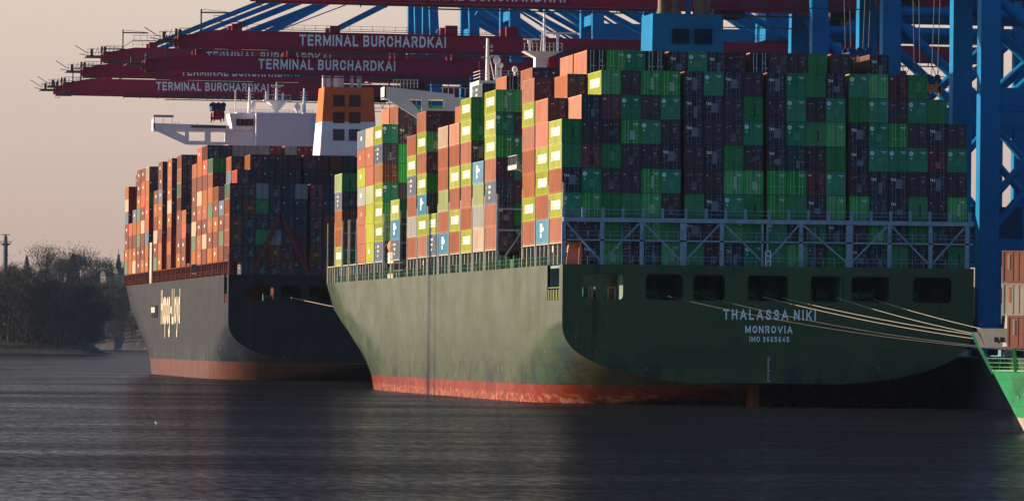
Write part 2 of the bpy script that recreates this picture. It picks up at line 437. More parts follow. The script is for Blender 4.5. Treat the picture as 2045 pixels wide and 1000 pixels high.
def transom(root, mm, deck, hb, holes, name='transom'):
    """Flat stern plate with real openings into the mooring deck."""
    half = BEAM / 2
    cu = bpy.data.curves.new('transom', 'CURVE'); cu.dimensions = '2D'; cu.fill_mode = 'BOTH'
    zs = [deck - (deck - 11) * i / 2 for i in range(3)] + [11 - .35 * i for i in range(1, 40)]
    left = []
    for z in zs:
        b = hb(0, z)
        if b <= .3: break
        left.append((half - b, z))
    pts = left + [(BEAM - x, z) for x, z in reversed(left)]
    def poly(pp):
        sp = cu.splines.new('POLY'); sp.points.add(len(pp) - 1); sp.use_cyclic_u = True
        for q, (x, y) in zip(sp.points, pp): q.co = (x, y, 0, 1)
    poly(pts)
    for x0, x1, z0, z1 in holes:
        r = .5; pp = []
        for cx, cz, a0 in ((x1 - r, z1 - r, 0), (x0 + r, z1 - r, 90), (x0 + r, z0 + r, 180), (x1 - r, z0 + r, 270)):
            for k in range(4):
                a = R(a0 + 30 * k); pp.append((cx + r * math.cos(a), cz + r * math.sin(a)))
        poly(pp)
    cu.extrude = .06
    o = bpy.data.objects.new('t', cu); COL.objects.link(o)
    me = bpy.data.meshes.new_from_object(o.evaluated_get(bpy.context.evaluated_depsgraph_get()))
    bpy.data.objects.remove(o); bpy.data.curves.remove(cu)
    me.materials.clear(); me.materials.append(mm)
    # the curve lies in XY: stand it up so its Y becomes height
    for v in me.vertices: v.co = (v.co.x, -v.co.z - .03, v.co.y)
    me.flip_normals()
    return link(name, me, root)

# ---- the green ship ----------------------------------------------------------------
A_DECK, A_BASE, A_PITCH = 17.9, 20.8, 3.13
shipA = empty('container_ship', (AX, AY, 0))
tag(shipA, 'green container ship showing its wide dark transom with mooring ropes led from the stern', 'cargo ship')
HA = hull_mat('green_ship_side', (.070, .096, .042), (.054, .079, .037), (.27, .046, .017), (.17, .026, .012), 2.4, (.032, .040, .027), rough=.21, spec=.9, f0=.10)
hullA, dkA, hbA = make_hull(shipA, HA, A_DECK, 2.7, 10.6, (3, 14, 13.3))
dkA.build('deck', M['deck_green'], shipA)
def hx(px):
    q = (px + 619.5) * cY / F_PX
    return (790 * q - AX) / (1 - sY * q)
HOLES = [(hx(a), hx(b), 13.45, 16.7) for a, b in ((1162, 1243), (1288, 1363), (1383, 1446), (1492, 1572), (1618, 1682), (1699, 1775), (1822, 1898))]
transom(shipA, HA, A_DECK, hbA, HOLES)
def mooring_deck(root, floor, deck, m_in, slot):
    mb = MB(); x0, x1 = .35, BEAM - .35
    mb.box(x0, x1, .1, slot[1] + .3, floor - .3, floor)                      # floor
    mb.box(x0, x1, slot[1], slot[1] + .3, floor, deck - .1)                # forward bulkhead
    mb.box(x0, x1, .15, slot[1], deck - .45, deck - .08)                  # deckhead
    for x in (9, 16, 22, 30, 36.2, 43): mb.box(x, x + .2, 1.5, slot[1] - 1, floor, deck - .5)    # web frames between the bays
    mb.build('mooring_deck', m_in, root)
mooring_deck(shipA, 13.3, A_DECK, mat('mooring_deck_paint', (.17, .25, .23), .7, .2, var=.3), (3, 14))
def winch(root, x, y, z, name='mooring_winch'):
    mb = MB(); mb.box(x - .9, x + .9, y - .6, y + .6, z, z + .4); mb.tube((x - .7, y, z + 1), (x + .7, y, z + 1), .55, 14)
    for sx in (-.8, .8): mb.tube((x + sx - .06, y, z + 1), (x + sx + .06, y, z + 1), .85, 16)
    mb.build(name, M['deck_green'], root)
for a, y in ((4.2, 5.5), (12.0, 5), (17.5, 5), (19.6, 6), (25, 5), (27.8, 5.5), (32.2, 5), (34.6, 6), (38.5, 5), (40.4, 6), (46, 5)): winch(shipA, a, y, 13.3)
for a, b in ((3.5, 3.9), (6.0, 6.9)):
    mb = MB(); mb.tube((a, .7, 13.3), (a, .7, 15.0), .09); mb.tube((b, .7, 13.3), (b, .7, 15.0), .09); mb.tube((a - .05, .7, 15), (b + .05, .7, 15), .09)
    mb.build('safety_hoop', M['orange'], shipA)
mb = MB()
for k in range(9):
    y = 3.4 + k * 1.25; mb.box(.1, .22, y, y + (.18 if k % 2 else .62), 13.3, 14.7)
mb.box(.1, .2, 3, 14, 14.9, 15.0)
mb.build('bulwark_rail', M['yellowgreen'], shipA)
mb = MB()
for q in ((26.5, 0.25), (26.75, 0.25)): mb.box(q[0], q[0] + .1, q[1] - .1, q[1], 16.9, 20.6)
mb = MB(); mb.prism([(3.4, -3), (9.2, -3), (8.6, 3.4), (4.6, 3.4)], 25.4, 26.2, axis='x'); mb.build('rudder', HA, shipA)
mb = MB()
for k in range(12): mb.box(26.55, 26.75 + (.15 if k % 5 == 0 else 0), -.14, -.10, 3.2 + k * .28, 3.28 + k * .28)
mb.build('draught_marks', M['letter'], shipA)
ML = M['letter']
text('ship_name', 'THALASSA NIKI', 1.32, 12.0, ML, shipA, (hx(1536), -.12, zpx(628, 1536, 790)), weight=.19, gap=.34)
text('home_port', 'MONROVIA', .96, 6.15, ML, shipA, (hx(1535), -.12, zpx(657.5, 1535, 790)), weight=.20, gap=.28)
text('registry_number', 'IMO 9665645', .70, 5.15, ML, shipA, (hx(1536), -.12, zpx(677, 1536, 790)), weight=.18, gap=.28)

GAPS = (6, 10, 14)
def colx(c): return .12 + 2.56 * (c - 1) + .47 * sum(1 for g in GAPS if c > g)

# lashing bridge across the stern
mb = MB()
zb, zm = 23.6, 21.0
mb.box(.05, BEAM - .05, .0, .5, zb - .28, zb + .28)
mb.box(.05, BEAM - .05, .1, .3, zm - .1, zm + .1)
nodes = [hx(p) for p in (1124, 1201, 1280, 1363, 1440, 1526, 1598, 1695, 1775, 1857, 1930)]
for i, x in enumerate(nodes):
    wd = .85 if i in (3, 7) else .5
    if i == 5:
        mb.box(x - .45, x - .2, .1, .5, A_DECK, zb - .3); mb.box(x + .2, x + .45, .1, .5, A_DECK, zb - .3)
    else: mb.box(x - wd / 2, x + wd / 2, .1, .5, A_DECK, zb - .3)
    if i < 10:
        a, b = nodes[i], nodes[i + 1]
        if i % 2 == 0: mb.beam((a + .3, .3, zb - .4), (b - .2, .3, A_DECK + .5), .28, .2)
        else: mb.beam((a + .2, .3, A_DECK + .5), (b - .3, .3, zb - .4), .28, .2)
mb.build('lashing_bridge', M['grey'], shipA)
for c in range(1, 22):
    x = (colx(c) - .06) if c <= 20 else colx(20) + 2.6
    mb = MB(); mb.box(x - .17, x + .17, .12, .45, zb + .3, zb + 1.55); mb.build('lashing_post', M['grey'], shipA)
mb = MB()
for z in (zb + .75, zb + 1.25): mb.box(.1, BEAM - .1, -.02, .03, z, z + .05)
for z in (zm + .6, zm + 1.1, A_DECK + .55, A_DECK + 1.05): mb.box(.1, BEAM - .1, .02, .07, z, z + .045)
for k in range(36):
    x = .3 + k * 1.45; mb.box(x, x + .05, .0, .06, A_DECK, A_DECK + 1.1); mb.box(x, x + .05, .0, .06, zm, zm + 1.1)
mb.build('railing', M['grey'], shipA)
for k, px in enumerate((1297, 1250, 1452, 1620)):
    mb = MB(); x = hx(px)
    for q in (x - .5, x + .5): mb.tube((q, .8, A_DECK), (q, .8, A_DECK + 5.2), .05, 6)
    for j in range(13): mb.tube((x - .5, .8, A_DECK + .4 * j), (x + .5, .8, A_DECK + .4 * j), .035, 5)
    mb.build('ladder', M['grey'], shipA)
mb = MB(); mb.box(hx(1526), hx(1526) + .12, -.05, .05, A_DECK, A_DECK + 2); mb.box(hx(1536), hx(1536) + .12, -.05, .05, A_DECK, A_DECK + 2)
for z in (0.6, 1.25, 1.9): mb.box(hx(1526), hx(1537), -.05, .05, A_DECK + z, A_DECK + z + .12)
mb.build('boarding_frame', M['white'], shipA)
mb = MB(); mb.prism([(hx(1133), A_DECK), (hx(1158), A_DECK), (hx(1163), A_DECK + 2.9), (hx(1139), A_DECK + 2.9)], 2.0, 2.9)
mb.beam((hx(1158), 1.2, A_DECK), (hx(1160), 1.2, A_DECK + 2.9), .25)
mb.build('davit', mat('salmon_paint', (.62, .21, .13), .5, .3, var=.12), shipA)

# bays: distance of each bay's stern end from the transom
A_BAYS = [(d - 790) / cY for d in (791.3, 803.9, 816.8, 856, 869.5, 883, 896.4, 910, 923.4, 936.8, 950, 972.6, 996, 1009.0, 1021.6, 1036, 1058)]
# port-side tiers (top to bottom) as painted on the sides
A_PORT = ['EERER', 'TQEERB', 'RERROER', 'EEERSRR', 'BLYW', 'EERERRE', 'TRERER', 'WRRLRB', 'ES', 'REREBER', 'RESRYR', 'EBS',
          'ESOEEES', 'WRRLEEE', 'SREYRRR', '', 'LSOOE']
def side_rails(root, bays, deck, base, mm, mm2, xo=0.0, tall=7.5, last=300.0):
    """Along the port side: pedestals under the outboard stack, tall lashing posts, a continuous rail and the dark coaming inboard."""
    r = MB()
    y = bays[0] + .2
    ends = []
    for s in bays:
        ends += [s - .55, s + 12.55]
        p = MB()
        for k in (.15, 4.2, 8.2, 12.0): p.box(.1, .45, s + k - .18, s + k + .18, deck, base - .34)
        p.box(.1, .4, s, s + 12.2, base - .2, base - .06); p.build('container_pedestal', mm, root)
    for s in ends:
        q = MB(); q.box(.02, .24, s - .12, s + .12, deck, base + tall); q.build('lashing_post', mm2, root)
    s = bays[0] + 3
    while s < last:
        r.box(.04, .10, s, s + .07, deck, deck + 1.15); s += 1.5
    for z in (.55, 1.1): r.box(.05, .08, bays[0] + 2, last, deck + z, deck + z + .03)
    s = bays[0] + 1.0
    while s < last:
        r.box(.5, 1.0, s, s + .5, deck, deck + 1.3 + .7 * random.random()); s += 5.1 + random.random() * 3
    r.build('bulwark_rail', M['deck_green'] if mm is M['cream'] else mm, root)
side_rails(shipA, A_BAYS + [(d - 790) / cY for d in (1047, 1070)], A_DECK, A_BASE, M['cream'], M['cream'], last=284.0)
mb = MB()
for i, s in enumerate(A_BAYS):
    mb.box(3.0, BEAM - 3.0, s + (.2 if i else 1.5), s + 12.3, A_DECK, A_DECK + 1.5)
mb.build('hatch_cover', M['deck_green'], shipA)
# athwartship lashing bridges between the bays
for i, s in enumerate(A_BAYS):
    if i == 0: continue
    mb = MB()
    for x in [colx(c) - .15 for c in range(1, 21, 2)]: mb.box(x, x + .3, s - .75, s - .45, A_DECK, A_BASE + 5.5)
    for z in (A_BASE + 2.4, A_BASE + 5.3): mb.box(.1, BEAM - .1, s - .8, s - .4, z, z + .25)
    for c in (1, 5, 11, 17): mb.beam((colx(c), s - .6, A_DECK), (colx(c + 2), s - .6, A_BASE + 5), .2)
    mb.build('lashing_bridge', M['grey'], shipA)

# funnel casing: blue house with louvres and brown exhaust pipes
fx0, fx1 = xpx(1294, 852) - AX, xpx(1440, 852) - AX
fz1 = zpx(28, 1365, 852); fs = ydep(852, AX + 26) - AY
mb = MB()
c0 = [(fx0 - .25, fs), (fx1 + .2, fs), (fx1 + .2, fs + 11), (fx0 - .25, fs + 11)]; c1 = [(fx0 + .15, fs + .3), (fx1, fs + .3), (fx1, fs + 10.4), (fx0 + .15, fs + 10.4)]
mb.hexa([(x, y, A_DECK) for x, y in c0] + [(x, y, fz1) for x, y in c1])
fun = mb.build('funnel', M['blue'], shipA)
for a, b in ((1336, 1370), (1381, 1417)):
    x0, x1 = xpx(a, 852) - AX, xpx(b, 852) - AX; z0, z1 = zpx(88, 1370, 852), zpx(58, 1370, 852)
    mb = MB()
    mb.box(x0, x1, fs - .02, fs + .2, z0, z1, 1)
    for k in range(7):
        z = z0 + (z1 - z0) * (k + .3) / 7; mb.hexa([(x0, fs - .12, z), (x1, fs - .12, z), (x1, fs + .05, z + .14), (x0, fs + .05, z + .14), (x0, fs - .12, z + .06), (x1, fs - .12, z + .06), (x1, fs + .05, z + .2), (x0, fs + .05, z + .2)])
    mb.build('louvre', [M['blue_dark'], M['void']], fun)
brown = mat('exhaust_brown', (.20, .13, .085), .6, .3, var=.25, scale=.5)
for px, r, h in ((1320, .68, 5), (1346, .75, 5.5), (1400, 1.1, 5), (1372, .35, 4)):
    x = xpx(px, 855) - AX
    mb = MB(); mb.tube((x, fs + 5, fz1 - .2), (x, fs + 5, fz1 + h), r, 18); mb.tube((x, fs + 5, fz1), (x, fs + 5, fz1 + .5), r * 1.15, 18)
    mb.build('exhaust_pipe', brown if px != 1372 else M['blue'], fun, smooth=False)
# engine-casing gallery at the side
gs = (838 - 790) / cY; gz = zpx(328, 1020, 838)
mb = MB(); mb.box(.4, 12, gs, gs + 9, gz - .6, gz); mb.prism([(.6, gz - .6), (6.5, gz - .6), (6.5, gz - 5.5), (5.0, gz - 4.5), (2.0, gz - 1.5)], gs + .3, gs + .8)
mb.box(6, 40, gs + 1, gs + 9, A_DECK, gz + 1)
for k in range(9): mb.box(.5 + k * .7, .57 + k * .7, gs, gs + .06, gz, gz + 1.3)
for z in (.4, .8, 1.25): mb.box(.4, 7, gs, gs + .06, gz + z, gz + z + .06)
for k in range(7): mb.box(.4, .46, gs + k * 1.4, gs + k * 1.4 + .06, gz, gz + 1.3)
mb.box(.4, .46, gs, gs + 9, gz + 1.22, gz + 1.3)
mb.build('engine_casing', mat('grey_white_paint', (.50, .48, .46), .5, var=.12, scale=.4), shipA)

# accommodation block with bridge wings, masts and radars
def LX(px, d): return xpx(px, d) - AX
hd = 986.0; hs = ydep(hd, AX) - AY
zt = zpx(186, 830, hd); zr = zpx(160, 1000, hd)
acc = MB()
acc.box(LX(955, hd), BEAM - LX(955, hd), hs + .5, hs + 12, A_DECK, zr)
acc.box(6, BEAM - 6, hs + 1.5, hs + 11, A_DECK, zt - 4.5)
house = acc.build('accommodation_block', M['white'], shipA)
def bridge_wing(root, flip, s, mm):
    """Deep bracketed wing: top girder, two lightening holes, raked underside, railing."""
    f = (lambda x: BEAM - x) if flip else (lambda x: x)
    P = lambda px, y: (f(LX(px, hd)), zpx(y, px, hd))
    mb = MB()
    def slab(pts, y0=s, y1=s + .5): mb.prism([P(*p) for p in (pts if not flip else pts[::-1])], y0, y1)
    slab([(763, 196), (763, 173), (905, 188), (905, 196)][::-1])
    slab([(763, 196), (811, 196), (838, 226), (838, 241)])                    # raked underside
    slab([(811, 196), (838, 196), (838, 199), (815, 199)])
    slab([(838, 196), (852, 196), (852, 244), (838, 238)])
    slab([(852, 216), (882, 216), (882, 252), (852, 244)])
    slab([(882, 196), (960, 196), (960, 252), (882, 252)])
    x0, x1 = sorted((P(763, 190)[0], P(960, 190)[0])); zz = P(763, 196)[1]
    mb.box(x0, x1, s + .5, s + 5.5, zz - .1, zz + .25)                             # wing deck
    mb.box(x0, x0 + .25, s, s + 5.5, zz, P(763, 173)[1]) if not flip else mb.box(x1 - .25, x1, s, s + 5.5, zz, P(763, 173)[1])
    mb.build('bridge_wing', mm, root)
    r = MB(); z0 = P(763, 173)[1]
    for k in range(8): r.box(f(.4 + k * .55) - .03, f(.4 + k * .55) + .03, s + .1, s + .16, z0 - .2, z0 + 1.1)
    a, b = sorted((f(.3), f(4.4))); r.box(a, b, s + .1, s + .16, z0 + 1.05, z0 + 1.13); r.box(a, b, s + .1, s + .16, z0 + .5, z0 + .56)
    a, b = sorted((f(8), f(13)));  z1 = P(870, 186)[1]
    for k in range(6): r.box(f(8.3 + k * .9) - .03, f(8.3 + k * .9) + .03, s + .1, s + .16, z1 - .3, z1 + .9)
    r.box(a, b, s + .1, s + .16, z1 + .85, z1 + .93)
    r.build('wing_railing', mm, root)
bridge_wing(house, False, hs, M['white']); bridge_wing(house, True, hs, M['white'])
def mast_set(root, X, d, s, mm):
    """Roof rail, signal mast, radar platform with mast, domes."""
    r = MB(); x0, x1 = X(957), X(1150); 
    for k in range(11): 
        x = x0 + (x1 - x0) * k / 10; r.box(x - .04, x + .04, s + .5, s + .58, zr, zr + 1.6)
    for z in (.55, 1.05, 1.55): r.box(x0, x1, s + .5, s + .56, zr + z, zr + z + .06)
    for z in (.55, 1.05, 1.55): r.box(x0, x0 + .06, s + .5, s + 9, zr + z, zr + z + .06)
    r.build('roof_railing', mm, root)
    t = MB(); x = X(976); zt_ = zpx(74, 976, d)
    t.tube((x, s + 3, zr), (x, s + 3, zt_), .34, 10, r2=.22); t.beam((x - 1.0, s + 3, zr + 3.8), (x + 1.2, s + 3, zr + 3.8), .1); t.beam((x - .6, s + 3, zr + 5.4), (x + .9, s + 3, zr + 5.4), .1)
    for k in range(3): t.box(x + .5, x + .8, s + 2.9, s + 3.1, zr + 3.9 + k * .8, zr + 4.2 + k * .8)
    t.tube((x + .3, s + 3, zr + 4), (x + 1.3, s + 4, zr), .07, 6)
    t.build('signal_mast', mm, root)
    xc = X(1085); zp0, zp1 = zpx(112, 1085, d), zpx(100, 1085, d)
    t = MB(); t.box(xc - 1.0, xc + 1.1, s + 2, s + 4.4, zr, zp0 + .2)
    xa, xb = X(1048), X(1125)
    t.hexa([(xc - 1.1, s + 1.8, zp0), (xc + 1.2, s + 1.8, zp0), (xc + 1.2, s + 4.8, zp0), (xc - 1.1, s + 4.8, zp0), (xa, s + 1.0, zp1), (xb, s + 1.0, zp1), (xb, s + 5, zp1), (xa, s + 5, zp1)])
    for k in range(10):
        x = xa + (xb - xa) * k / 9; t.box(x - .05, x + .05, s + 1, s + 1.1, zp1, zp1 + 1.3)
    for z in (.65, 1.25): t.box(xa, xb, s + 1, s + 1.07, zp1 + z, zp1 + z + .08)
    ztop = zpx(14, 1092, d); xm = X(1091)
    t.tube((xm, s + 3, zp1), (xm, s + 3, ztop), .28, 10, r2=.12)
    for k in range(6): t.beam((xm - .7, s + 3, zp1 + 2.5 + k * .75), (xm + .7 - .05 * k, s + 3, zp1 + 2.5 + k * .75), .09)
    t.beam((xm - .55, s + 3, zp1), (xm - .3, s + 3, zp1 + 3), .14)
    t.build('radar_mast', mm, root)
    for px, y, ln in ((1118, 65, 3.2), (1061, 78, 1.6)):
        q = MB(); x = X(px); z = zpx(y, px, d); q.tube((x, s + 2.5, zp1), (x, s + 2.5, z), .2, 8); q.box(x - .3, x + .3, s + 2.2, s + 2.8, z - .5, z + .05); q.box(x - ln * .6, x + ln, s + 2.4, s + 2.6, z + .05, z + .32)
        q.build('radar_scanner', mm, root)
    for px, y, rr in ((995, 118, .62), (1003, 128, .42), (1032, 136, .45)):
        q = MB(); x = X(px); z = zpx(y, px, d); q.sphere((x, s + 3, z), rr, 12, sz=1.15); q.tube((x, s + 3, zr), (x, s + 3, z), rr * .35, 8); q.tube((x, s + 3, zr), (x, s + 3, zr + .8), rr * .8, 8, r2=rr * .4)
        q.build('satellite_dome', mm, root, smooth=True)
mast_set(house, lambda p: LX(p, hd), hd, hs, M['white'])
mb = MB(); fxx = LX(1103, hd); z0 = zpx(150, 1103, hd)
mb.quad((fxx - .5, hs + 1.2, z0 + 2.6), (fxx + .7, hs + 1.3, z0 + 3.2), (fxx + .9, hs + 1.2, z0 + 2.2), (fxx + .6, hs + 1.25, z0 + 1.3), (fxx - .3, hs + 1.2, z0 + .9)); mb.quad((fxx - .7, hs + 1.22, z0 + 2.5), (fxx - .3, hs + 1.22, z0 + .9), (fxx + .2, hs + 1.28, z0 - 1.6), (fxx - .5, hs + 1.2, z0 - 1.9), m=1)
mb.build('ensign', [mat('red_bunting', (.55, .02, .04), .8, .1), mat('blue_bunting', (.02, .03, .12), .8, .1)], house)
# stack of gangway boxes and ladder housing on the port side
mb = MB(); s1 = ydep(984, AX) - AY
mb.box(.1, 2.2, s1 - 2, s1 + 5, zpx(525, 768, 984), zpx(503, 768, 984)); mb.box(.1, 2.2, s1 - 2, s1 + 5, A_DECK, zpx(546, 768, 984))
mb.build('pilot_station', mat('warm_white', (.72, .62, .52), .5, var=.06), shipA)
mb = MB()
for k in range(16): mb.box(.0, .08, s1 - 17 + k * .85, s1 - 16.95 + k * .85, A_DECK + 1.2, A_DECK + 2.3)
mb.box(0, .08, s1 - 17, s1 - 3.5, A_DECK + 2.25, A_DECK + 2.35); mb.box(0, .6, s1 - 17, s1 - 3.5, A_DECK + 1.0, A_DECK + 1.2)
mb.build('accommodation_ladder', M['steel'], shipA)
# lifeboat on its davits
lb = empty('lifeboat', (AX + 1.5, AY + s1 + 4.5, A_BASE + 2.2))
tag(lb, 'orange enclosed lifeboat hung from davits on the green ship below its bridge wing', 'lifeboat')
mb = MB(); prof = [(-4.6, .15), (-3.8, 1.0), (-2, 1.35), (0, 1.45), (2, 1.35), (3.8, 1.0), (4.6, .15)]
for i in range(len(prof) - 1):
    (a, ra), (b, rb) = prof[i], prof[i + 1]; mb.tube((0, a, 0), (0, b, 0), ra, 12, r2=rb, cap=False)
mb.build('hull', M['orange'], lb, smooth=True)
mb = MB(); mb.box(-.8, .8, -2.5, 2.2, 1.1, 2.0); mb.build('canopy', M['orange'], lb)
mb = MB()
for y in (-1.8, -.3, 1.2): mb.box(-.84, -.78, y, y + .8, 1.4, 1.75)
mb.build('window', M['glass'], lb)
mb = MB()
for y in (-3.6, 3.6):
    mb.beam((2.6, y, -3), (1.8, y, 3.2), .35); mb.beam((1.8, y, 3.2), (-.3, y, 3.0), .3)
mb.build('davit', M['cream'], shipA, loc=(1.5, s1 + 4.5, A_BASE + 2.2))

# ---- the dark ship moored ahead ------------------------------------------------------
B_DECK, B_BASE, B_PITCH = 20.7, 23.5, 3.02
shipB = empty('container_ship', (BX, BY, 0))
tag(shipB, 'dark grey container ship with an orange topped funnel and tall pale side lettering', 'cargo ship')
HB = hull_mat('dark_ship_side', (.014, .017, .022), (.010, .013, .018), (.12, .042, .028), (.075, .028, .02), 3.6, (.045, .036, .032), salt=False, rough=.42, spec=.25)
hullB, dkB, hbB = make_hull(shipB, HB, B_DECK, 3.0, 12.0, (3, 10, 15.2), wl0=185, dk0=284)
dkB.build('deck', M['rust'], shipB)
def bx(px):
    q = (px + 619.5) * cY / F_PX
    return (1215 * q - BX) / (1 - sY * q)
transom(shipB, HB, B_DECK, hbB, [(bx(a), bx(b), 15.6, 18.6) for a, b in ((490, 545), (560, 600), (618, 660), (700, 740), (760, 800), (830, 870), (905, 950))])
mooring_deck(shipB, 15.2, B_DECK, mat('red_mooring_deck', (.10, .03, .028), .7, .2, var=.3), (3, 10))
for a in (8, 12, 17, 26): winch(shipB, a, 4, 15.2)
mb = MB()
for k in range(5): mb.box(.1, .25, 3.4 + k * 1.4, 3.9 + k * 1.4, 15.2, 17.0)
mb.build('bulwark_rail', M['rust'], shipB)
d1, d2 = 1.2508e4 * BX / (360 + 619.5), 1.2508e4 * BX / (322 + 619.5)
sy1, sy2 = ydep(d1, BX) - BY, ydep(d2, BX) - BY
text('shipping_line_lettering', 'Hapag-Lloyd', 7.6, abs(sy2 - sy1), mat('aged_cream_lettering', (.50, .43, .34), .7, .1, var=.12), shipB, (-.12, (sy1 + sy2) / 2, zpx(612, 340, (d1 + d2) / 2)), face='port', weight=.20, gap=.16)
dh = 1.2508e4 * BX / (309 + 619.5); sh = ydep(dh, BX) - BY
mb = MB(); mb.box(-.15, .3, sh - 8, sh + 9, zpx(634, 309, dh), zpx(610, 309, dh)); o = mb.build('pilot_door', M['void'], shipB)
mb = MB(); mb.box(-.3, -.16, sh - 3, sh + 8, zpx(624, 309, dh), zpx(613, 309, dh)); mb.build('door_leaf', M['cream'], o)

B_BAYS = [k * 13.4 / cY for k in range(22)]
side_rails(shipB, B_BAYS, B_DECK, B_BASE, M['rust'], M['rust'], tall=6.0, last=284)
mb = MB()
for i, s in enumerate(B_BAYS): mb.box(3.0, BEAM - 3, s + (.2 if i else 1.2), s + 12.3, B_DECK, B_DECK + 1.6)
mb.build('hatch_cover', M['rust'], shipB)
mb = MB()
for x0 in (bx(558), bx(700), bx(830)):
    mb.beam((x0, -.2, B_BASE + 8.8), (x0 - 5.6, -.2, B_DECK), .8); mb.beam((x0, -.2, B_BASE + 8.8), (x0 + 5.6, -.2, B_DECK), .8)
for c in range(1, 22): 
    x = colx(min(c, 20)) + (2.5 if c == 21 else 0) - .06; mb.box(x - .15, x + .15, .0, .3, B_DECK, B_BASE + 1.2)
mb.box(.1, BEAM - .1, -.05, .25, B_BASE - .3, B_BASE)
mb.box(.02, .5, -.4, .3, B_DECK, B_BASE + 12)
mb.build('lashing_bridge', M['rust'], shipB)
for s in B_BAYS[1:]:
    mb = MB(); mb.box(.02, 3, s - .8, s - .5, B_DECK, B_BASE + 7); mb.build('lashing_bridge', M['rust'], shipB)

# funnel: orange over white, six louvres
def BXL(px, d): return xpx(px, d) - BX
fd = 1247.0; fs = ydep(fd, BX + 24) - BY
xb0, xb1, xt0, xt1 = BXL(634, fd), BXL(752, fd), BXL(643, fd), BXL(742, fd)
zb0, zb1, zb2 = B_DECK, zpx(243, 690, fd), zpx(174, 690, fd)
def lerp(a, b, t): return a + (b - a) * t
zl = zpx(318, 690, fd)
def fun_box(mb, z0, z1, m):
    def at(z):
        t = (z - zl) / (zb2 - zl); return lerp(xb0, xt0, t), lerp(xb1, xt1, t), lerp(fs, fs + .5, t), lerp(fs + 15, fs + 11.5, t)
    a, b = at(z0), at(z1)
    mb.hexa([(a[0], a[2], z0), (a[1], a[2], z0), (a[1], a[3], z0), (a[0], a[3], z0), (b[0], b[2], z1), (b[1], b[2], z1), (b[1], b[3], z1), (b[0], b[3], z1)], m)
mb = MB(); fun_box(mb, zb0, zb1 - .003, 0); fun_box(mb, zb1, zb2, 1)
funB = mb.build('funnel', [M['white'], mat('funnel_orange', (.78, .14, .03), .5, .3, var=.12, scale=.3)], shipB)
for y0, y1 in ((213, 190), (246, 224), (281, 258)):
    for a, b in ((661, 684), (693, 716)):
        x0, x1, z0, z1 = BXL(a, fd), BXL(b, fd), zpx(y0, 690, fd), zpx(y1, 690, fd)
        q = fs + .5 * ((z0 + z1) / 2 - zl) / (zb2 - zl)
        mb = MB(); mb.box(x0, x1, q - .12, q + .3, z0, z1, 1)
        for k in range(8):
            z = z0 + (z1 - z0) * (k + .2) / 8; mb.box(x0 + .1, x1 - .1, q - .22, q - .125, z, z + (z1 - z0) / 16)
        mb.build('louvre', [mat('funnel_louvre', (.20, .085, .07), .6, .2) if y0 < 250 else mat('grey_louvre', (.20, .17, .18), .6, .2), M['void']], funB)
for px, rr in ((646, .35), (656, .55), (676, 1.1), (703, .3), (718, .45)):
    x = BXL(px, fd); mb = MB(); mb.tube((x, fs + 5, zb2 - .5), (x, fs + 5, zb2 + 3.4), rr, 16); mb.tube((x, fs + 5, zb2 + 3.2), (x, fs + 5, zb2 + 3.6), rr * 1.08, 16)
    mb.build('exhaust_pipe', mat('pale_grey_pipe', (.52, .50, .48), .4, .4, var=.1), funB)
# bridge
bd = 1415.0; bs = ydep(bd, BX) - BY
P = lambda px, y: (BXL(px, bd), zpx(y, px, bd))
warm = M['white']
mb = MB()
def slab(pts, y0=bs, y1=bs + .6): mb.prism([P(*p) for p in pts], y0, y1)
slab([(302, 259), (302, 246), (456, 250), (456, 259)])
slab([(302, 259), (340, 259), (366, 272), (366, 288)]); slab([(340, 259), (366, 259), (366, 262), (345, 262)]); slab([(366, 259), (374, 259), (374, 289), (366, 288)]); slab([(374, 281), (406, 281), (406, 289), (374, 289)])
slab([(406, 259), (418, 259), (418, 289), (406, 289)]); slab([(418, 283), (456, 283), (456, 289), (418, 289)]); slab([(418, 259), (456, 259), (456, 262), (418, 262)]); slab([(447, 262), (456, 262), (456, 283), (447, 283)])
a, b = P(302, 259), P(456, 259)
mb.box(a[0], b[0], bs + .6, bs + 5, a[1] - .3, a[1] + .1); mb.box(a[0], a[0] + .3, bs, bs + 5, a[1] + .1, P(302, 237)[1])
mb.build('bridge_wing', warm, shipB)
mb = MB(); q = P(302, 232)
for k in range(3): mb.box(a[0] + .2 + k * 2, a[0] + .3 + k * 2, bs + .2, bs + .3, a[1] + 1, q[1])
mb.box(a[0], a[0] + 4.6, bs, bs + 1.5, q[1] - .2, q[1] + .3)
for px in (345, 352, 390): mb.box(BXL(px, bd), BXL(px, bd) + .1, bs + .2, bs + .3, P(px, 250)[1], P(px, 243)[1])
x = BXL(378, bd); mb.box(x, BXL(448, bd), bs - .1, bs - .02, P(400, 255)[1], P(400, 250)[1], 1)
mb.build('wing_fittings', [M['cream'], M['glass']], shipB)
mb = MB(); x0, x1, x2 = BXL(455, bd), BXL(507, bd), BXL(617, bd)
mb.box(x0, BXL(640, bd), bs + .5, bs + 12, B_DECK, P(480, 256)[1])
mb.hexa([(x0 + .8, bs, P(0, 254)[1]), (x1, bs, P(0, 254)[1]), (x1, bs + 9, P(0, 254)[1]), (x0 + .8, bs + 9, P(0, 254)[1]), (x0, bs - .6, P(460, 226)[1]), (x1, bs - .6, P(460, 226)[1]), (x1, bs + 9, P(460, 226)[1]), (x0, bs + 9, P(460, 226)[1])])
mb.box(x1, x2, bs - 3, bs + 10, B_DECK, P(530, 226)[1])
mb.box(x0 + 2.0, x2 + 2, bs + 3, bs + 12, B_DECK, P(470, 222)[1])
hB = mb.build('accommodation_block', mat('lilac_white_paint', (.80, .74, .80), .5, var=.06, scale=.2), shipB)
mb = MB()
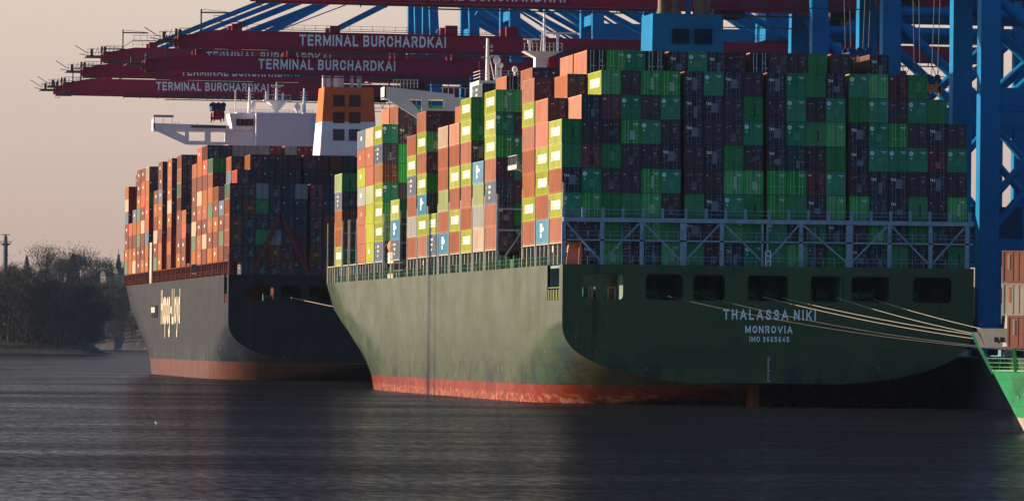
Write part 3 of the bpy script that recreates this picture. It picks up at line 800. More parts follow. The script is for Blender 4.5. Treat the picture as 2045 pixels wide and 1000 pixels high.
for k in range(4):
    t0 = .12 + k * .21; mb.hexa([(lerp(x0 + 1, x1, t0), bs - .42, P(0, 246)[1]), (lerp(x0 + 1, x1, t0 + .18), bs - .42, P(0, 246)[1]), (lerp(x0 + 1, x1, t0 + .18), bs - .2, P(0, 246)[1]), (lerp(x0 + 1, x1, t0), bs - .2, P(0, 246)[1]),
        (lerp(x0 + 1, x1, t0), bs - .62, P(460, 237)[1]), (lerp(x0 + 1, x1, t0 + .18), bs - .62, P(460, 237)[1]), (lerp(x0 + 1, x1, t0 + .18), bs - .3, P(460, 237)[1]), (lerp(x0 + 1, x1, t0), bs - .3, P(460, 237)[1])])
mb.build('window', M['glass'], hB)
def small_mast(px, ytop, plat, mm, root):
    mb = MB(); x = BXL(px, bd); z0, z1 = P(px, 226)[1], P(px, ytop)[1]
    mb.tube((x, bs + 3, z0), (x, bs + 3, z1), .5, 8, r2=.16)
    if plat:
        zp = P(px, 200)[1]; mb.tube((x, bs + 3, zp - 2), (x, bs + 3, zp), .7, 8, r2=2.6); mb.box(x - 3, x + 3, bs + 1.5, bs + 4.5, zp, zp + .25)
        for k in range(7): mb.box(x - 3 + k, x - 2.94 + k, bs + 1.5, bs + 1.56, zp, zp + 1.4)
        mb.box(x - 3, x + 3, bs + 1.5, bs + 1.58, zp + 1.3, zp + 1.4); mb.box(x - 2.6, x - 1.9, bs + 2.4, bs + 3, zp, zp + 2.2); mb.box(x + 1.2, x + 1.6, bs + 2.4, bs + 3, zp, zp + 1.9)
        mb.box(x - 1.2, x + 1.6, bs + 2.8, bs + 3.1, zp + 3.4, zp + 3.7)
    for k in range(4): mb.box(x - .9, x + .9, bs + 2.9, bs + 3.1, lerp(z0, z1, .5 + .11 * k), lerp(z0, z1, .5 + .11 * k) + .12)
    mb.build('radar_mast' if plat else 'signal_mast', mm, root)
small_mast(498, 172, False, warm, hB); small_mast(553, 162, True, warm, hB); small_mast(609, 174, False, warm, hB)
for px, y, rr in ((505, 208, .8), (596, 212, .8)):
    mb = MB(); x = BXL(px, bd); mb.sphere((x, bs + 4, P(px, y)[1]), rr, 12, sz=1.3); mb.tube((x, bs + 4, P(px, 226)[1]), (x, bs + 4, P(px, y)[1]), .3, 8); mb.build('satellite_dome', warm, hB, smooth=True)
mb = MB()
for k in range(22):
    x = BXL(456 + k * 8, bd); mb.box(x, x + .07, bs + .3, bs + .37, P(500, 226)[1], P(500, 218)[1])
for y in (218.3, 222): mb.box(BXL(456, bd), BXL(628, bd), bs + .3, bs + .36, P(500, y)[1], P(500, y)[1] + .08)
for px in (468, 470): mb.tube((BXL(px, bd), bs + 2, P(px, 226)[1]), (BXL(px, bd), bs + 2, P(px, 178)[1]), .06, 5)
mb.build('roof_railing', warm, hB)
mb = MB(); s5 = B_BAYS[15] + 3; mb.box(.05, 2, s5, s5 + 6, B_DECK, B_BASE + 6.5); mb.build('pilot_station', M['cream'], shipB)
mb = MB()
for k in range(14): mb.box(-.02, .06, 78 + k * .9, 78.06 + k * .9, B_DECK + 1, B_DECK + 3)
mb.box(-.02, .06, 78, 90.6, B_DECK + 2.9, B_DECK + 3); mb.box(0, .6, 78, 90.6, B_DECK + .9, B_DECK + 1.1); mb.build('accommodation_ladder', M['steel'], shipB)
mb = MB(); s6 = B_BAYS[7]
mb.box(.05, .4, s6 + 2, s6 + 9, B_BASE, B_BASE + .5); mb.build('platform', M['rust'], shipB)

# ------------------------------------------------------------------ containers
CW, CLEN = 2.50, 12.19
SIDE = {  # code: (colour, word)
    'E': ((0.3039, 0.3359, 0.0208), 'lime green'), 'R': ((0.3199, 0.1024, 0.0496), 'brownish red'), 'Q': ((0.4959, 0.0960, 0.0480), 'bright red'), 'O': ((0.3199, 0.1024, 0.0192), 'orange'),
    'T': ((0.4319, 0.1600, 0.0840), 'salmon pink'), 'B': ((0.0720, 0.2399, 0.3679), 'sky blue'), 'S': ((0.1120, 0.1440, 0.2000), 'slate blue'), 'Y': ((0.2879, 0.2879, 0.2799), 'light grey'),
    'W': ((0.4639, 0.3439, 0.2479), 'beige'), 'L': ((0.3199, 0.3679, 0.1760), 'pale green'), 'M': ((0.1920, 0.0280, 0.0480), 'maroon'), 'P': ((0.4799, 0.0800, 0.1600), 'pink'), 'D': ((0.1120, 0.1600, 0.0960), 'dull green'), 'U': ((0.1600, 0.0464, 0.0240), 'rust brown')}
SM = {k: mat('container_%s' % wd.replace(' ', '_'), c, .55, .25, var=.14, scale=.35, stretch=(1, 1, .5), rand=.14) for k, (c, wd) in SIDE.items()}
DOOR = {  # door code: side code, door colour with stern-end shade in it, bars colour, words
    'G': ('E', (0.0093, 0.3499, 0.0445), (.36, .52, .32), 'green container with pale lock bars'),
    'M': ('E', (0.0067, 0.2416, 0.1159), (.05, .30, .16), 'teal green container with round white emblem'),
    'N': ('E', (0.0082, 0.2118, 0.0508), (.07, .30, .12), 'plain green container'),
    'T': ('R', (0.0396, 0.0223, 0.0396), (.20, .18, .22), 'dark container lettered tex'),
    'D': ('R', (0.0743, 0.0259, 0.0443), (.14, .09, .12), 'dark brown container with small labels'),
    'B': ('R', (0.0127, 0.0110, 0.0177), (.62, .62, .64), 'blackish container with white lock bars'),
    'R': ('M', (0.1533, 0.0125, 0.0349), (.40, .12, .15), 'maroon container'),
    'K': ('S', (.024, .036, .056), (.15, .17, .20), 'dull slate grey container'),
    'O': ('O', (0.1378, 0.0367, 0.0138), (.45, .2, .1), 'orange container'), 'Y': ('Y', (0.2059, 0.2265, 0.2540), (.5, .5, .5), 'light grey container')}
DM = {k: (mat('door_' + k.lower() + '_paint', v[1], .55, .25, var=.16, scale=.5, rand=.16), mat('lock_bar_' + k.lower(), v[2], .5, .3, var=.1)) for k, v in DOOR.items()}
FADED = mat('faded_marking', (.24, .24, .26), .7, .1, var=.2, scale=3)
PINKM = mat('pink_sticker', (.55, .22, .30), .7, .1); ORM = mat('orange_sticker', (.45, .16, .05), .7, .1)
SEAL_SHADE = mat('gasket_and_gap_shade', (.03, .03, .035), .8, .1)

def body_mesh(H, m):
    mb = MB(); e = .035; p = .16
    mb.box(e, CW - e, .06, CLEN - e, e, H - e)
    for x in (0, CW - p):
        for y in (0, CLEN - p): mb.box(x, x + p, y, y + p, 0, H)
    for z in (0, H - .14):
        mb.box(0, .1, p, CLEN - p, z, z + .14); mb.box(CW - .1, CW, p, CLEN - p, z, z + .14); mb.box(p, CW - p, 0, .12, z, z + .14); mb.box(p, CW - p, CLEN - .12, CLEN, z, z + .14)
    y = .5
    while y < CLEN - .5:                                # corrugation of the side sheets
        for x0, x1 in ((.012, e + .01), (CW - e - .01, CW - .012)): mb.box(x0, x1, y, y + .28, .16, H - .16)
        y += .56
    for x in (0, CW - .17):
        for yy in (-.012, CLEN - .16):
            for z in (-.015, H - .11): mb.box(x - .004, x + .174, yy, yy + .172, z, z + .125)
    return mb.mesh('container', m)
def door_mesh(code, H, var=0):
    """Two door leaves with gaskets, four lock rods with cams and handles, number panel, and this owner's marks."""
    mb = MB()   # slots: 0 door, 1 bars, 2 white, 3 faded, 4 gasket and painted gap shade, 5 orange, 6 pink
    rnd = random.Random(code + str(var))
    w2 = CW / 2
    mb.box(.17, w2 - .02, -.005, .055, .15, H - .15); mb.box(w2 + .02, CW - .17, -.005, .055, .15, H - .15); mb.box(w2 - .02, w2 + .02, .0, .05, .15, H - .15, 4)
    for x in (-.004, CW - .168): mb.box(x, x + .172, -.016, .10, -.004, H + .004)
    for z in (-.004, H - .148): mb.box(.168, CW - .168, -.016, .10, z + .04, z + .152); mb.box(.0, CW, -.018, .02, z if z > 1 else z - .02, z + .05, 4)  # dark bands at top and bottom paint in the shade between tiers
    for x0, x1 in ((.17, w2 - .02), (w2 + .02, CW - .17)):
        for k in range(5): mb.box(x0 + .05, x1 - .05, -.02, -.004, .35 + k * (H - .6) / 5, .35 + (k + .55) * (H - .6) / 5)
    bw = .034 if code in 'GB' else .024
    for x in (.47, .88, CW - .88, CW - .47):
        mb.box(x - bw, x + bw, -.07, -.022, .06, H - .06, 1)
        for z in (.1, H - .2): mb.box(x - .07, x + .07, -.075, -.02, z, z + .12, 1)
        mb.box(x - .05, x + .3, -.08, -.05, 1.05, 1.12, 1)
    f = 2 if code in 'GM' else 3
    mb.box(1.52, 2.22, -.083, -.072, H - .58, H - .50, f); mb.box(1.78, 2.12, -.083, -.072, H - .76, H - .69, f)
    zz = H - .98 - .35 * rnd.random()
    for k in range(rnd.choice((3, 4, 5, 6))): mb.box(1.62, 1.9 + .3 * rnd.random(), -.083, -.074, zz - k * .16, zz + .05 - k * .16, 3)
    if rnd.random() < .5: mb.box(.9 + rnd.random() * .5, 1.5 + rnd.random() * .4, -.03, -.0215, .3 + rnd.random(), 1.2 + rnd.random() * 1.2, 4 if rnd.random() < .3 else 1)
    if code == 'M':
        c = (.36, -.085, H - .72); n = 18
        i = len(mb.v); mb.v += [(c[0] + .27 * math.cos(2 * math.pi * k / n), c[1], c[2] + .27 * math.sin(2 * math.pi * k / n)) for k in range(n)]
        mb.f.append(tuple(range(i, i + n))); mb.m.append(2)
        for a in range(4):
            t = math.pi * a / 2; mb.quad(*[(c[0] + r * math.cos(t + o), c[1] - .006, c[2] + r * math.sin(t + o)) for r, o in ((.20, 0), (.05, .78), (.0, 0), (.05, -.78))], m=0)
        mb.box(.30, .44, -.083, -.074, H - 1.45, H - 1.25, 2)
    elif code in 'GN':
        mb.box(.24, .34, -.083, -.074, .5, .68, 3); mb.box(.26, .33, -.083, -.074, 1.3, 1.4, 3)
    elif code == 'T':
        mb.box(.22, .55, -.083, -.074, H - 1.5, H - 1.33, 5); mb.box(.30, .42, -.083, -.074, .75, .98, 3); mb.box(.62, .72, -.083, -.074, H - .5, H - .4, 3)
    elif code in 'DBK':
        mb.box(.26, .52, -.083, -.074, H - .85, H - .72, 6 if code == 'D' else 3)
        for k in range(5):
            x, z = .25 + rnd.random() * 1.7, .4 + rnd.random() * (H - 1.0); mb.box(x, x + .10, -.086, -.078, z, z + .12, 2 if k < 2 else 3)
        mb.box(1.95, 2.2, -.083, -.074, .7, .9, 5)
    elif code == 'R':
        for k in range(3): mb.box(.22 + k * .14, .32 + k * .14, -.083, -.074, H - .62, H - .46, 2)
        mb.box(1.9, 2.2, -.083, -.074, .6, .85, 5)
    elif code == 'Y':
        mb.box(.5, .62, -.083, -.074, .9, 1.1, 4)
    return mb.mesh('door', [DM[code][0], DM[code][1], ML, FADED, SEAL_SHADE, ORM, PINKM])
HA_, HB_ = A_PITCH - .035, B_PITCH - .035
BODY, DMESH = {}, {}
GREEN_TXT = text_mesh('EVERGREEN', 1.15, 8.2, mat('white_side_lettering', (.86, .84, .78), .6, .2, var=.05), weight=.24, gap=.12)
TEX_TXT = text_mesh('tex', .46, .66, ML, weight=.2)
LOGO = {}

STERN = {6: '..GDGGTMTDTMNTMGRN..', 5: '.KRMDMTTDNDMDMNMDMN.', 4: 'NDDGMDTDDMTMNGTMGDTD', 3: 'NRNDDTDTNDTKDNTMMMRM', 2: 'TMDDGMDDGGGGRMDTTDTD', 1: 'MGNNGDNTMNGNTGGKTNDG',
         0: '.DNDGNTDGNMDNTDGDNKD', -1: '.TGDKGNDTMNGDNTKNKDN'}
TOPROW = {3: 'B', 4: 'G', 5: 'M', 6: 'B', 7: 'T', 8: 'M', 9: 'T', 10: 'D', 11: 'B', 12: 'D', 13: 'D', 14: 'N', 15: 'D', 17: 'T'}
rA = random.Random(11)
SPECS = []
def add(ship, b, c, t, s, side, door):
    if ship == 'A': x = AX + colx(c) - .014 * (t * A_PITCH + 3); y = AY + s; z = A_BASE + t * A_PITCH; H = HA_
    else: x = BX + colx(c); y = BY + s; z = B_BASE + t * B_PITCH; H = HB_
    SPECS.append(dict(ship=ship, bay=b, c=c, t=t, p=(x, y, z), H=H, side=side, door=door))
for b, s in enumerate(A_BAYS):
    port = A_PORT[b]; n1 = len(port)
    if b == 0:
        for t, row in STERN.items():
            for c in range(1, 21):
                d = row[c - 1]
                if c == 1 and 0 <= t < n1: add('A', 0, 1, t, s, port[n1 - 1 - t], d if d != '.' else 'D')
                elif d != '.':
                    sd = DOOR[d][0]
                    if (c, t) == (2, 5): sd = 'T'
                    if (c, t) == (3, 6): sd = 'E'
                    add('A', 0, c, t, s, sd, d)
        continue
    for c in range(1, 21):
        if b in (1, 2):
            n = {1: n1, 2: 7 if b == 1 else 7, 20: 5, 19: 6, 18: 7}.get(c, 8)
            if b == 1 and c not in TOPROW and n == 8: n = 7
        elif b <= 10:
            n = {1: n1, 2: max(n1, min(7, n1 + 1)), 3: (8 if b in (5, 7) else 7) if n1 > 2 else n1 + 2, 4: 7 if n1 > 2 else 5}.get(c, 7)
            if b in (4,) and c == 3: n = 6
            if b in (8,): n = {1: 2, 2: 2, 3: 5, 4: 6}.get(c, 7)
            if b == 3 and c in (3, 4): n = 8
            if c > 17: n = 7
        elif b == 11: n = {1: 3, 2: 3, 3: 4}.get(c, 5)
        elif b <= 14: n = {1: 7, 2: 8 if b != 14 else 7}.get(c, 8 if c < 7 else 5)
        elif b == 16: n = {1: 5, 2: 5, 3: 5}.get(c, 4)
        else: n = 0
        for t in range(n):
            r = rA.random()
            if c == 1: sd = port[n1 - 1 - t]
            else: sd = 'E' if r < .42 else ('R' if r < .75 else ('T' if r < .87 else ('S' if r < .94 else 'Y')))
            if b == 1 and c == 2 and t == 6: sd = 'T'
            if b in (1, 2) and c == 3 and t == 7: sd = 'T'
            if b == 13 and c == 2 and t == 7: sd = 'T'
            if b == 14 and c <= 2 and t == 7: sd = 'W'
            q = rA.random()
            dr = {'E': 'G' if q < .3 else ('M' if q < .62 else 'N'), 'R': 'T' if q < .3 else 'D', 'U': 'D', 'T': 'D' if q < .7 else 'B', 'S': 'K', 'B': 'K', 'Q': 'R', 'M': 'R', 'O': 'O', 'Y': 'Y', 'W': 'Y', 'L': 'N'}.get(sd, 'D')
            if b == 1 and t == 7: dr = TOPROW.get(c, dr); sd = 'T' if c in (3, 7, 11) else ('U' if c == 17 else DOOR[dr][0])
            if dr == 'O' and b < 12: dr = 'D'
            if b < 12 and dr == 'Y' : dr = 'D'
            add('A', b, c, t, s, sd, dr)
BPORT = [5, 4, 5, 7, 8, 8, 7, 0, 4, 8, 0, 8, 0, 8, 6, 0, 8, 8, 8, 5, 4, 7]
rB = random.Random(5)
for b, s in enumerate(B_BAYS):
    inner = {0: 5, 1: 7, 2: 7, 3: 7}.get(b, 8)
    if b in (7, 10, 12, 15): inner = 6
    for c in range(1, 21):
        if b in (2, 3) and 8 <= c <= 14: continue
        n = BPORT[b] if c == 1 else (min(inner, BPORT[b] + 2) if c == 2 and b > 0 else inner)
        if b in (7, 10, 12, 15) and c < 4: n = 0
        if b >= 14 and c > 3: n = min(n, 6)
        lo = -1 if (b == 0 and c > 1) else 0
        for t in range(lo, n):
            r = rB.random(); acc_ = 0; sd = 'R'
            for k, wt in (('O', .30), ('U', .40), ('R', .10), ('W', .05), ('S', .06), ('D', .05), ('Q', .05), ('P', .015), ('B', .015), ('T', .02)):
                acc_ += wt
                if r < acc_: sd = k; break
            q = rB.random()
            dr = 'K' if q < .58 else 'D' if q < .82 else 'R' if q < .86 else 'N' if q < .90 else 'O' if q < .955 else 'Y'
            if t == 7 and c > 2: dr = 'Y' if c < 8 and q < .8 else ('R' if c < 15 else 'N'); sd = 'W' if c < 8 else sd
            if t == 5 and b == 1: dr = 'R' if q < .12 else dr
            add('B', b, c, t, s, sd, dr)

# leave out the boxes buried in the stacks: look at every box from the river, the photographer's place and two steps aside
def visible_boxes(specs):
    vv, ff = [], []
    for sp in specs:
        x, y, z = sp['p']; i = len(vv); H = sp['H']
        vv += [(x + a, y + b, z + c) for c in (0, H) for a, b in ((0, 0), (CW, 0), (CW, CLEN), (0, CLEN))]
        ff += [tuple(i + k for k in f) for f in ((3, 2, 1, 0), (4, 5, 6, 7), (0, 1, 5, 4), (1, 2, 6, 5), (2, 3, 7, 6), (3, 0, 4, 7))]
    for (x0, x1, y0, y1, z0, z1) in ((AX, AX + BEAM, AY, AY + 290, 0, A_DECK), (BX, BX + BEAM, BY, BY + 270, 0, B_DECK)):
        i = len(vv); vv += [(x, y, z) for z in (z0, z1) for x, y in ((x0, y0), (x1, y0), (x1, y1), (x0, y1))]
        ff += [tuple(i + k for k in f) for f in ((3, 2, 1, 0), (4, 5, 6, 7), (0, 1, 5, 4), (1, 2, 6, 5), (2, 3, 7, 6), (3, 0, 4, 7))]
    tree = BVHTree.FromPolygons(vv, ff)
    for sp in specs:
        x, y, z = sp['p']; H = sp['H']; hits = 0.0; side_hits = 0
        for ei, eye in enumerate((Vector((0, 0, CH)), Vector((-16, 4, CH)), Vector((16, -4, CH)))):
            pts = [(x + CW * a, y - .03, z + H * b, 0) for a in (.08, .36, .64, .92) for b in (.08, .36, .64, .95)] + [(x - .03, y + CLEN * a, z + H * b, 1) for a in (.05, .5, .95) for b in (.08, .36, .64, .95)]
            for px, py, pz, k in pts:
                q = Vector((px, py, pz)); dv = q - eye; L_ = dv.length
                h = tree.ray_cast(eye, dv.normalized(), L_ - .02)
                if h[0] is None:
                    d = depth(px, py)
                    wgt = (CW * H / 16 if k == 0 else CLEN * .13 * H / 12) / (d * d)
                    hits += wgt * (1.0 if ei == 0 else .02)
                    if k == 1: side_hits += 1
        sp['vis'] = hits * 1e6; sp['side_seen'] = side_hits > 0
    return [s for s in specs if s['vis'] > 0], [s for s in specs if s['vis'] <= 0]
SPECS, BURIED = visible_boxes(SPECS)
SPECS.sort(key=lambda s: -s['vis'])
ONES, REST = SPECS[:300], SPECS[300:]
ORD = 'zeroth first second third fourth fifth sixth seventh eighth ninth tenth eleventh twelfth thirteenth fourteenth fifteenth sixteenth seventeenth eighteenth nineteenth twentieth twenty-first'.split()
def label_for(sp):
    t, c, b = sp['t'], sp['c'], sp['bay']
    colw = SIDE[sp['side']][1]; n = t + 2 if (b == 0 and sp['ship'] == 'A') else t + 1
    if sp['ship'] == 'A' and b == 0 and c > 1: return '%s, stern face column %s, tier %s' % (DOOR[sp['door']][3], ORD[c], ORD[n])
    where = ('outboard stack' if c == 1 else '%s stack inboard' % ORD[c]) + (' of %s bay from stern' % ORD[b + 1]) + ', %s tier' % ORD[n]
    if sp['side_seen']: return '%s sided container, %s%s' % (colw, where, '' if sp['ship'] == 'A' else ', dark ship')
    return '%s, %s' % (' '.join(DOOR[sp['door']][3].split()[:3]), where) + ('' if sp['ship'] == 'A' else ', dark ship')
def logo_mesh(kind):
    if kind in LOGO: return LOGO[kind]
    mb = MB(); r = random.Random(kind)
    if kind == 'B': mb.box(-.05, 0, -1.0, 1.0, -.1, 1.0); mb.box(-.05, 0, -.3, .9, -.8, -.25); mb.box(-.05, 0, -2.6, -1.3, .1, .5)
    else:
        for k in range(3): mb.box(-.05, 0, -1.6 + r.random(), .4 + r.random(), -.9 + k * .75, -.5 + k * .75)
        mb.box(-.05, 0, 3.0, 3.6, .6, .9)
    LOGO[kind] = mb.mesh('side_emblem', ML if kind == 'B' else M['cream'])
    return LOGO[kind]
for sp in ONES:
    H = sp['H']; kb, kd = (sp['side'], H), (sp['door'], H, (sp['c'] * 5 + sp['t'] * 3) % 4)
    if kb not in BODY: BODY[kb] = body_mesh(H, SM[sp['side']])
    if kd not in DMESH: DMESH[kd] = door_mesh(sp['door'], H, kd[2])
    o = link('shipping_container', BODY[kb], None, sp['p'])
    ship = 'green' if sp['ship'] == 'A' else 'dark'
    tag(o, label_for(sp), 'container', 'containers stacked on the %s ship' % ship)
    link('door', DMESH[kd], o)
    if sp['door'] == 'T':
        q = link('door_lettering', TEX_TXT, o); q.matrix_local = Matrix.Translation((.58, -.09, H - .9)) @ ROT_STERN
    if sp['side_seen']:
        if sp['side'] == 'E':
            q = link('side_lettering', GREEN_TXT, o); q.matrix_local = Matrix.Translation((-.012, CLEN * .45, H * .52)) @ ROT_PORT
        elif sp['side'] in 'BS':
            link('side_emblem', logo_mesh(sp['side']), o, (0, CLEN * .55, H * .5))
        elif (sp['c'] * 7 + sp['t'] * 3 + sp['bay']) % 3 == 0:
            mb_key = 'R'
            if mb_key not in LOGO:
                m_ = MB()
                for k in range(4): m_.box(-.05, 0, CLEN - 1.1, CLEN - .8, H * .62 - k * .28, H * .62 - k * .28 + .18)
                LOGO[mb_key] = m_.mesh('side_number', M['cream'])
            link('side_number', LOGO[mb_key], o)
# the remaining boxes in view, small in the picture, as one mass
mb = MB(); slots, sidx = [], {}
def slot(m):
    if m.name not in sidx: sidx[m.name] = len(slots); slots.append(m)
    return sidx[m.name]
rr = random.Random(3)
for sp in REST:
    x, y, z = sp['p']; H = sp['H']
    mb.box(x, x + CW, y + .05, y + CLEN, z, z + H, slot(SM[sp['side']]))
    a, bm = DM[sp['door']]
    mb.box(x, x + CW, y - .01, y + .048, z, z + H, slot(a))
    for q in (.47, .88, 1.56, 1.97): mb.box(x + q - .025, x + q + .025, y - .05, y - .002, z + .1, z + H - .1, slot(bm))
    mb.box(x + 1.5, x + 2.15, y - .07, y - .055, z + H - .6, z + H - .48, slot(FADED))
    if sp['door'] in 'MKDR' and rr.random() < .6: mb.box(x + .25, x + .5, y - .07, y - .055, z + H - .85, z + H - .62, slot(ML))
    if sp['side_seen'] and sp['side'] not in 'DW':
        r = rr.random()
        if r < .55:
            y0 = y + CLEN * (.35 + .2 * rr.random()); zc_ = z + H * .55
            for k in range(3): mb.box(x - .03, x - .002, y0 + .7 * k, y0 + .7 * k + .45, zc_ - .3, zc_ + .35, slot(ML if sp['side'] != 'R' else M['cream']))
for sp in BURIED:
    x, y, z = sp['p']; mb.box(x, x + CW, y + .05, y + CLEN, z, z + sp['H'], slot(SM[sp['side']]))
if REST: tag(mb.build('stacked_containers', slots), 'orange, brown and dark containers stacked high along the dark ship beyond', 'containers', kind='stuff')
print('containers', len(ONES), len(REST), ONES[-1]['vis'], [sum(1 for s in ONES if s['ship'] == k) for k in 'AB'])

# ------------------------------------------------------------------ quay and cranes
QX = 165.0
mb = MB(); mb.box(QX, 700, 430, 2100, -3, 6.4); mb.box(QX - .3, QX, 430, 2100, 4.6, 6.5)
tag(mb.build('quay', mat('quay_concrete', (.055, .055, .055), .85, .15, var=.3, scale=.15)), kind='structure')
CX = 172.0
def crane_proto(zb):
    """Ship-to-shore gantry: four box legs, portal beams, K-braces, twin boom girders with stays up to the apex, lettered boom."""
    root = empty('gantry_crane', (CX, 0, 0)); BL = M['blue']; z0 = 6.6
    g = 33.0; zt = zb - 3.5
    for y in (-9.3, 9.3):
        mb = MB(); mb.box(-.15, 2.55, y - 1.3, y + 1.3, z0 + 2.4, zt)
        mb.hexa([(-.1, y - 1.2, zt), (2.5, y - 1.2, zt), (2.5, y + 1.2, zt), (-.1, y + 1.2, zt), (-.8, y * .55 - .8, zb + 34), (.8, y * .55 - .8, zb + 34), (.8, y * .55 + .8, zb + 34), (-.8, y * .55 + .8, zb + 34)])
        mb.build('leg', BL, root)
        mb = MB(); mb.box(g - 1.1, g + 1.1, y - 1.1, y + 1.1, z0 + 2.4, zb - 1.5); mb.build('leg', BL, root)
        mb = MB(); mb.box(2.6, g - 1.2, y - .9, y + .9, 40.4, 42.8); mb.build('portal_beam', BL, root)
        mb = MB(); mb.tube((1.35, y, zt - 1.2), (g - 1, y, zt - 1.2), .8, 12); mb.build('portal_beam', BL, root)
        mb = MB(); mb.box(2.6, g - 1.2, y - .8, y + .8, 20.5, 22.5); mb.build('portal_beam', BL, root)
        for p_, q_, r_ in (((1.2, y, zt - 1.8), (16.2, y, 42.4), .75), ((g - 1, y, zt - 1.8), (16.8, y, 42.4), .75), ((16.5, y, 40.6), (1.2, y, 23), .55), ((16.5, y, 40.6), (g - 1, y, 23), .55), ((1, y, zb + 14), (26, y * .6, zb + 1), .6), ((.8, y * .7, zb + 30), (44, y * .55, zb + 1.5), 1.0), ((g, y * .8, zb - 1.5), (g, y * .6, zb + 9), .7)):
            mb = MB(); mb.tube(p_, q_, r_, 12); mb.build('brace', BL, root)
        for x in (0, g):
            mb = MB(); mb.box(x - 1.1, x + 1.1, y - 3.2, y + 3.2, z0 + .9, z0 + 2.5)
            for k in range(4): mb.tube((x - .3, y - 2.4 + k * 1.6, z0 + .5), (x + .3, y - 2.4 + k * 1.6, z0 + .5), .5, 12, 1)
            mb.build('bogie', [BL, M['steel']], root)
    for x in (0, g):
        mb = MB(); mb.box(x - 1.0, x + 1.0, -8, 8, z0 + 2.5, z0 + 5); mb.build('sill_beam', BL, root)
        mb = MB(); mb.box(x + .2, x + 2.0, -8, 8, zb + 9, zb + 11); mb.build('cross_beam', BL, root)
    mb = MB(); mb.box(-1, 1, -5.2, 5.2, zb + 32.4, zb + 34); mb.build('cross_beam', BL, root)
    mb = MB(); mb.box(13, 22, -5, 5, 22.6, 28.5); mb.build('electrical_house', M['blue_dark'], root)
    mb = MB()                                             # stair tower up the landside leg
    for k in range(12):
        z = z0 + 3 + k * 4.2; mb.box(g + 1.3, g + 4.2, -11.6, -8.6, z, z + .12); mb.beam((g + 1.6, -11.4, z), (g + 4, -11.4, z + 4.2), .5, .15)
        mb.box(g + 4.1, g + 4.2, -11.6, -11.5, z, z + 4.2)
    mb.build('stair_tower', M['steel'], root)
    # boom: rises a little towards the river
    rise = .0055
    def bz(x): return zb - rise * x
    def girder(mb, y0, y1, xa, xb, lo, hi, m=0):
        mb.hexa([(xa, y0, bz(xa) + lo), (xb, y0, bz(xb) + lo), (xb, y1, bz(xb) + lo), (xa, y1, bz(xa) + lo), (xa, y0, bz(xa) + hi), (xb, y0, bz(xb) + hi), (xb, y1, bz(xb) + hi), (xa, y1, bz(xa) + hi)], m)
    mb = MB()
    for y0, y1 in ((-4.6, -3.4), (3.4, 4.6)):
        girder(mb, y0, y1, -79.5, -22.4, -1.4, 1.4)
        xa, xb = -86.2, -79.5
        mb.hexa([(xa, y0, bz(xa) - 1.35), (xb, y0, bz(xb) - 1.4), (xb, y1, bz(xb) - 1.4), (xa, y1, bz(xa) - 1.35), (xa, y0, bz(xa) + .15), (xb, y0, bz(xb) + 1.4), (xb, y1, bz(xb) + 1.4), (xa, y1, bz(xa) + .15)])
        girder(mb, y0 - .12, y1 + .12, -84, -22.6, -1.56, -1.40)
    for x in range(-84, -22, 6): mb.box(x, x + .5, -3.4, 3.4, bz(x) - .9, bz(x) + .5)
    for x in (-75.6, -58.0):
        for y in (-4, 4): mb.box(x - .9, x + .9, y - .55, y + .55, bz(x) + 1.4, bz(x) + 2.6)
    for x in (-26, -37):
        for y in (-4, 4): mb.box(x - 1.1, x + 1.1, y - .7, y + .7, bz(x) + 1.4, bz(x) + 3.1)
    boom = mb.build('boom', M['red'], root)
    text('boom_lettering', 'TERMINAL BURCHARDKAI', 2.0, 26.4, ML, boom, (-51.2, -4.63, bz(-51)), weight=.185, gap=.21)
    mb = MB()                                          # trolley rail and cable tray hung below
    girder(mb, -5.0, -4.7, -70, -22, -2.1, -1.85); girder(mb, -5.2, -4.5, -60, 62, -2.5, -2.3)
    for x in range(-70, 60, 4): mb.box(x, x + .15, -5.0, -4.8, bz(x) - 2.4, bz(x) - 1.3)
    mb.build('trolley_rail', M['steel'], root)
    mb = MB()                                          # walkway and handrail on the boom
    for zz in (2.0, 2.55): girder(mb, -4.62, -4.56, -80, 62, zz, zz + .06)
    for k in range(70):
        x = -80 + k * 2.05; mb.box(x, x + .07, -4.62, -4.55, bz(x) + 1.6, bz(x) + 2.6)
    girder(mb, -5.3, -4.4, -72, -24, 1.62, 1.70)
    mb.build('walkway', M['steel'], root)
    mb = MB()                                          # tip platform, davit arm, floodlight bracket
    xa = -86.2; z = bz(xa)
    mb.box(xa - 3.4, xa, -5.4, 5.4, z - .6, z - .45); mb.box(xa + .2, xa + 3.5, -5.5, 5.5, z + .25, z + .4)
    for x in (xa - 3.3, xa - 2.2, xa - 1.1, xa): mb.box(x, x + .08, -5.4, -5.3, z - .6, z + .9)
    for q in (.1, .85): mb.box(xa - 3.4, xa, -5.4, -5.34, z + q, z + q + .07)
    mb.box(xa - 2.4, xa - 1.9, -.5, .5, z - .4, z + 1.1); mb.box(xa + .4, xa + .9, -1, 1, z + .4, z + 1.6); mb.box(xa - .5, xa - .1, -4.9, -4.5, z + .2, z + 1.5)
    for q in range(6): mb.beam((xa - 2.6 + q * .9, -4.9, z - .3 + .1 * q), (xa - 2.0 + q * .9, -4.9, z + 1.2 + .15 * (q % 3)), .1)
    mb.beam((xa - 3.4, -5.2, z), (xa - 6.0, -5.2, z + 1.6), .14); mb.beam((xa - 3.4, -5.2, z - .5), (xa - 5, -5.2, z - .2), .14)
    for k in range(5): mb.box(xa + .3 + k * .9, xa + .36 + k * .9, -5.5, -5.4, z + .4, z + 1.6)
    mb.box(xa + .3, xa + 4, -5.5, -5.44, z + 1.5, z + 1.6)
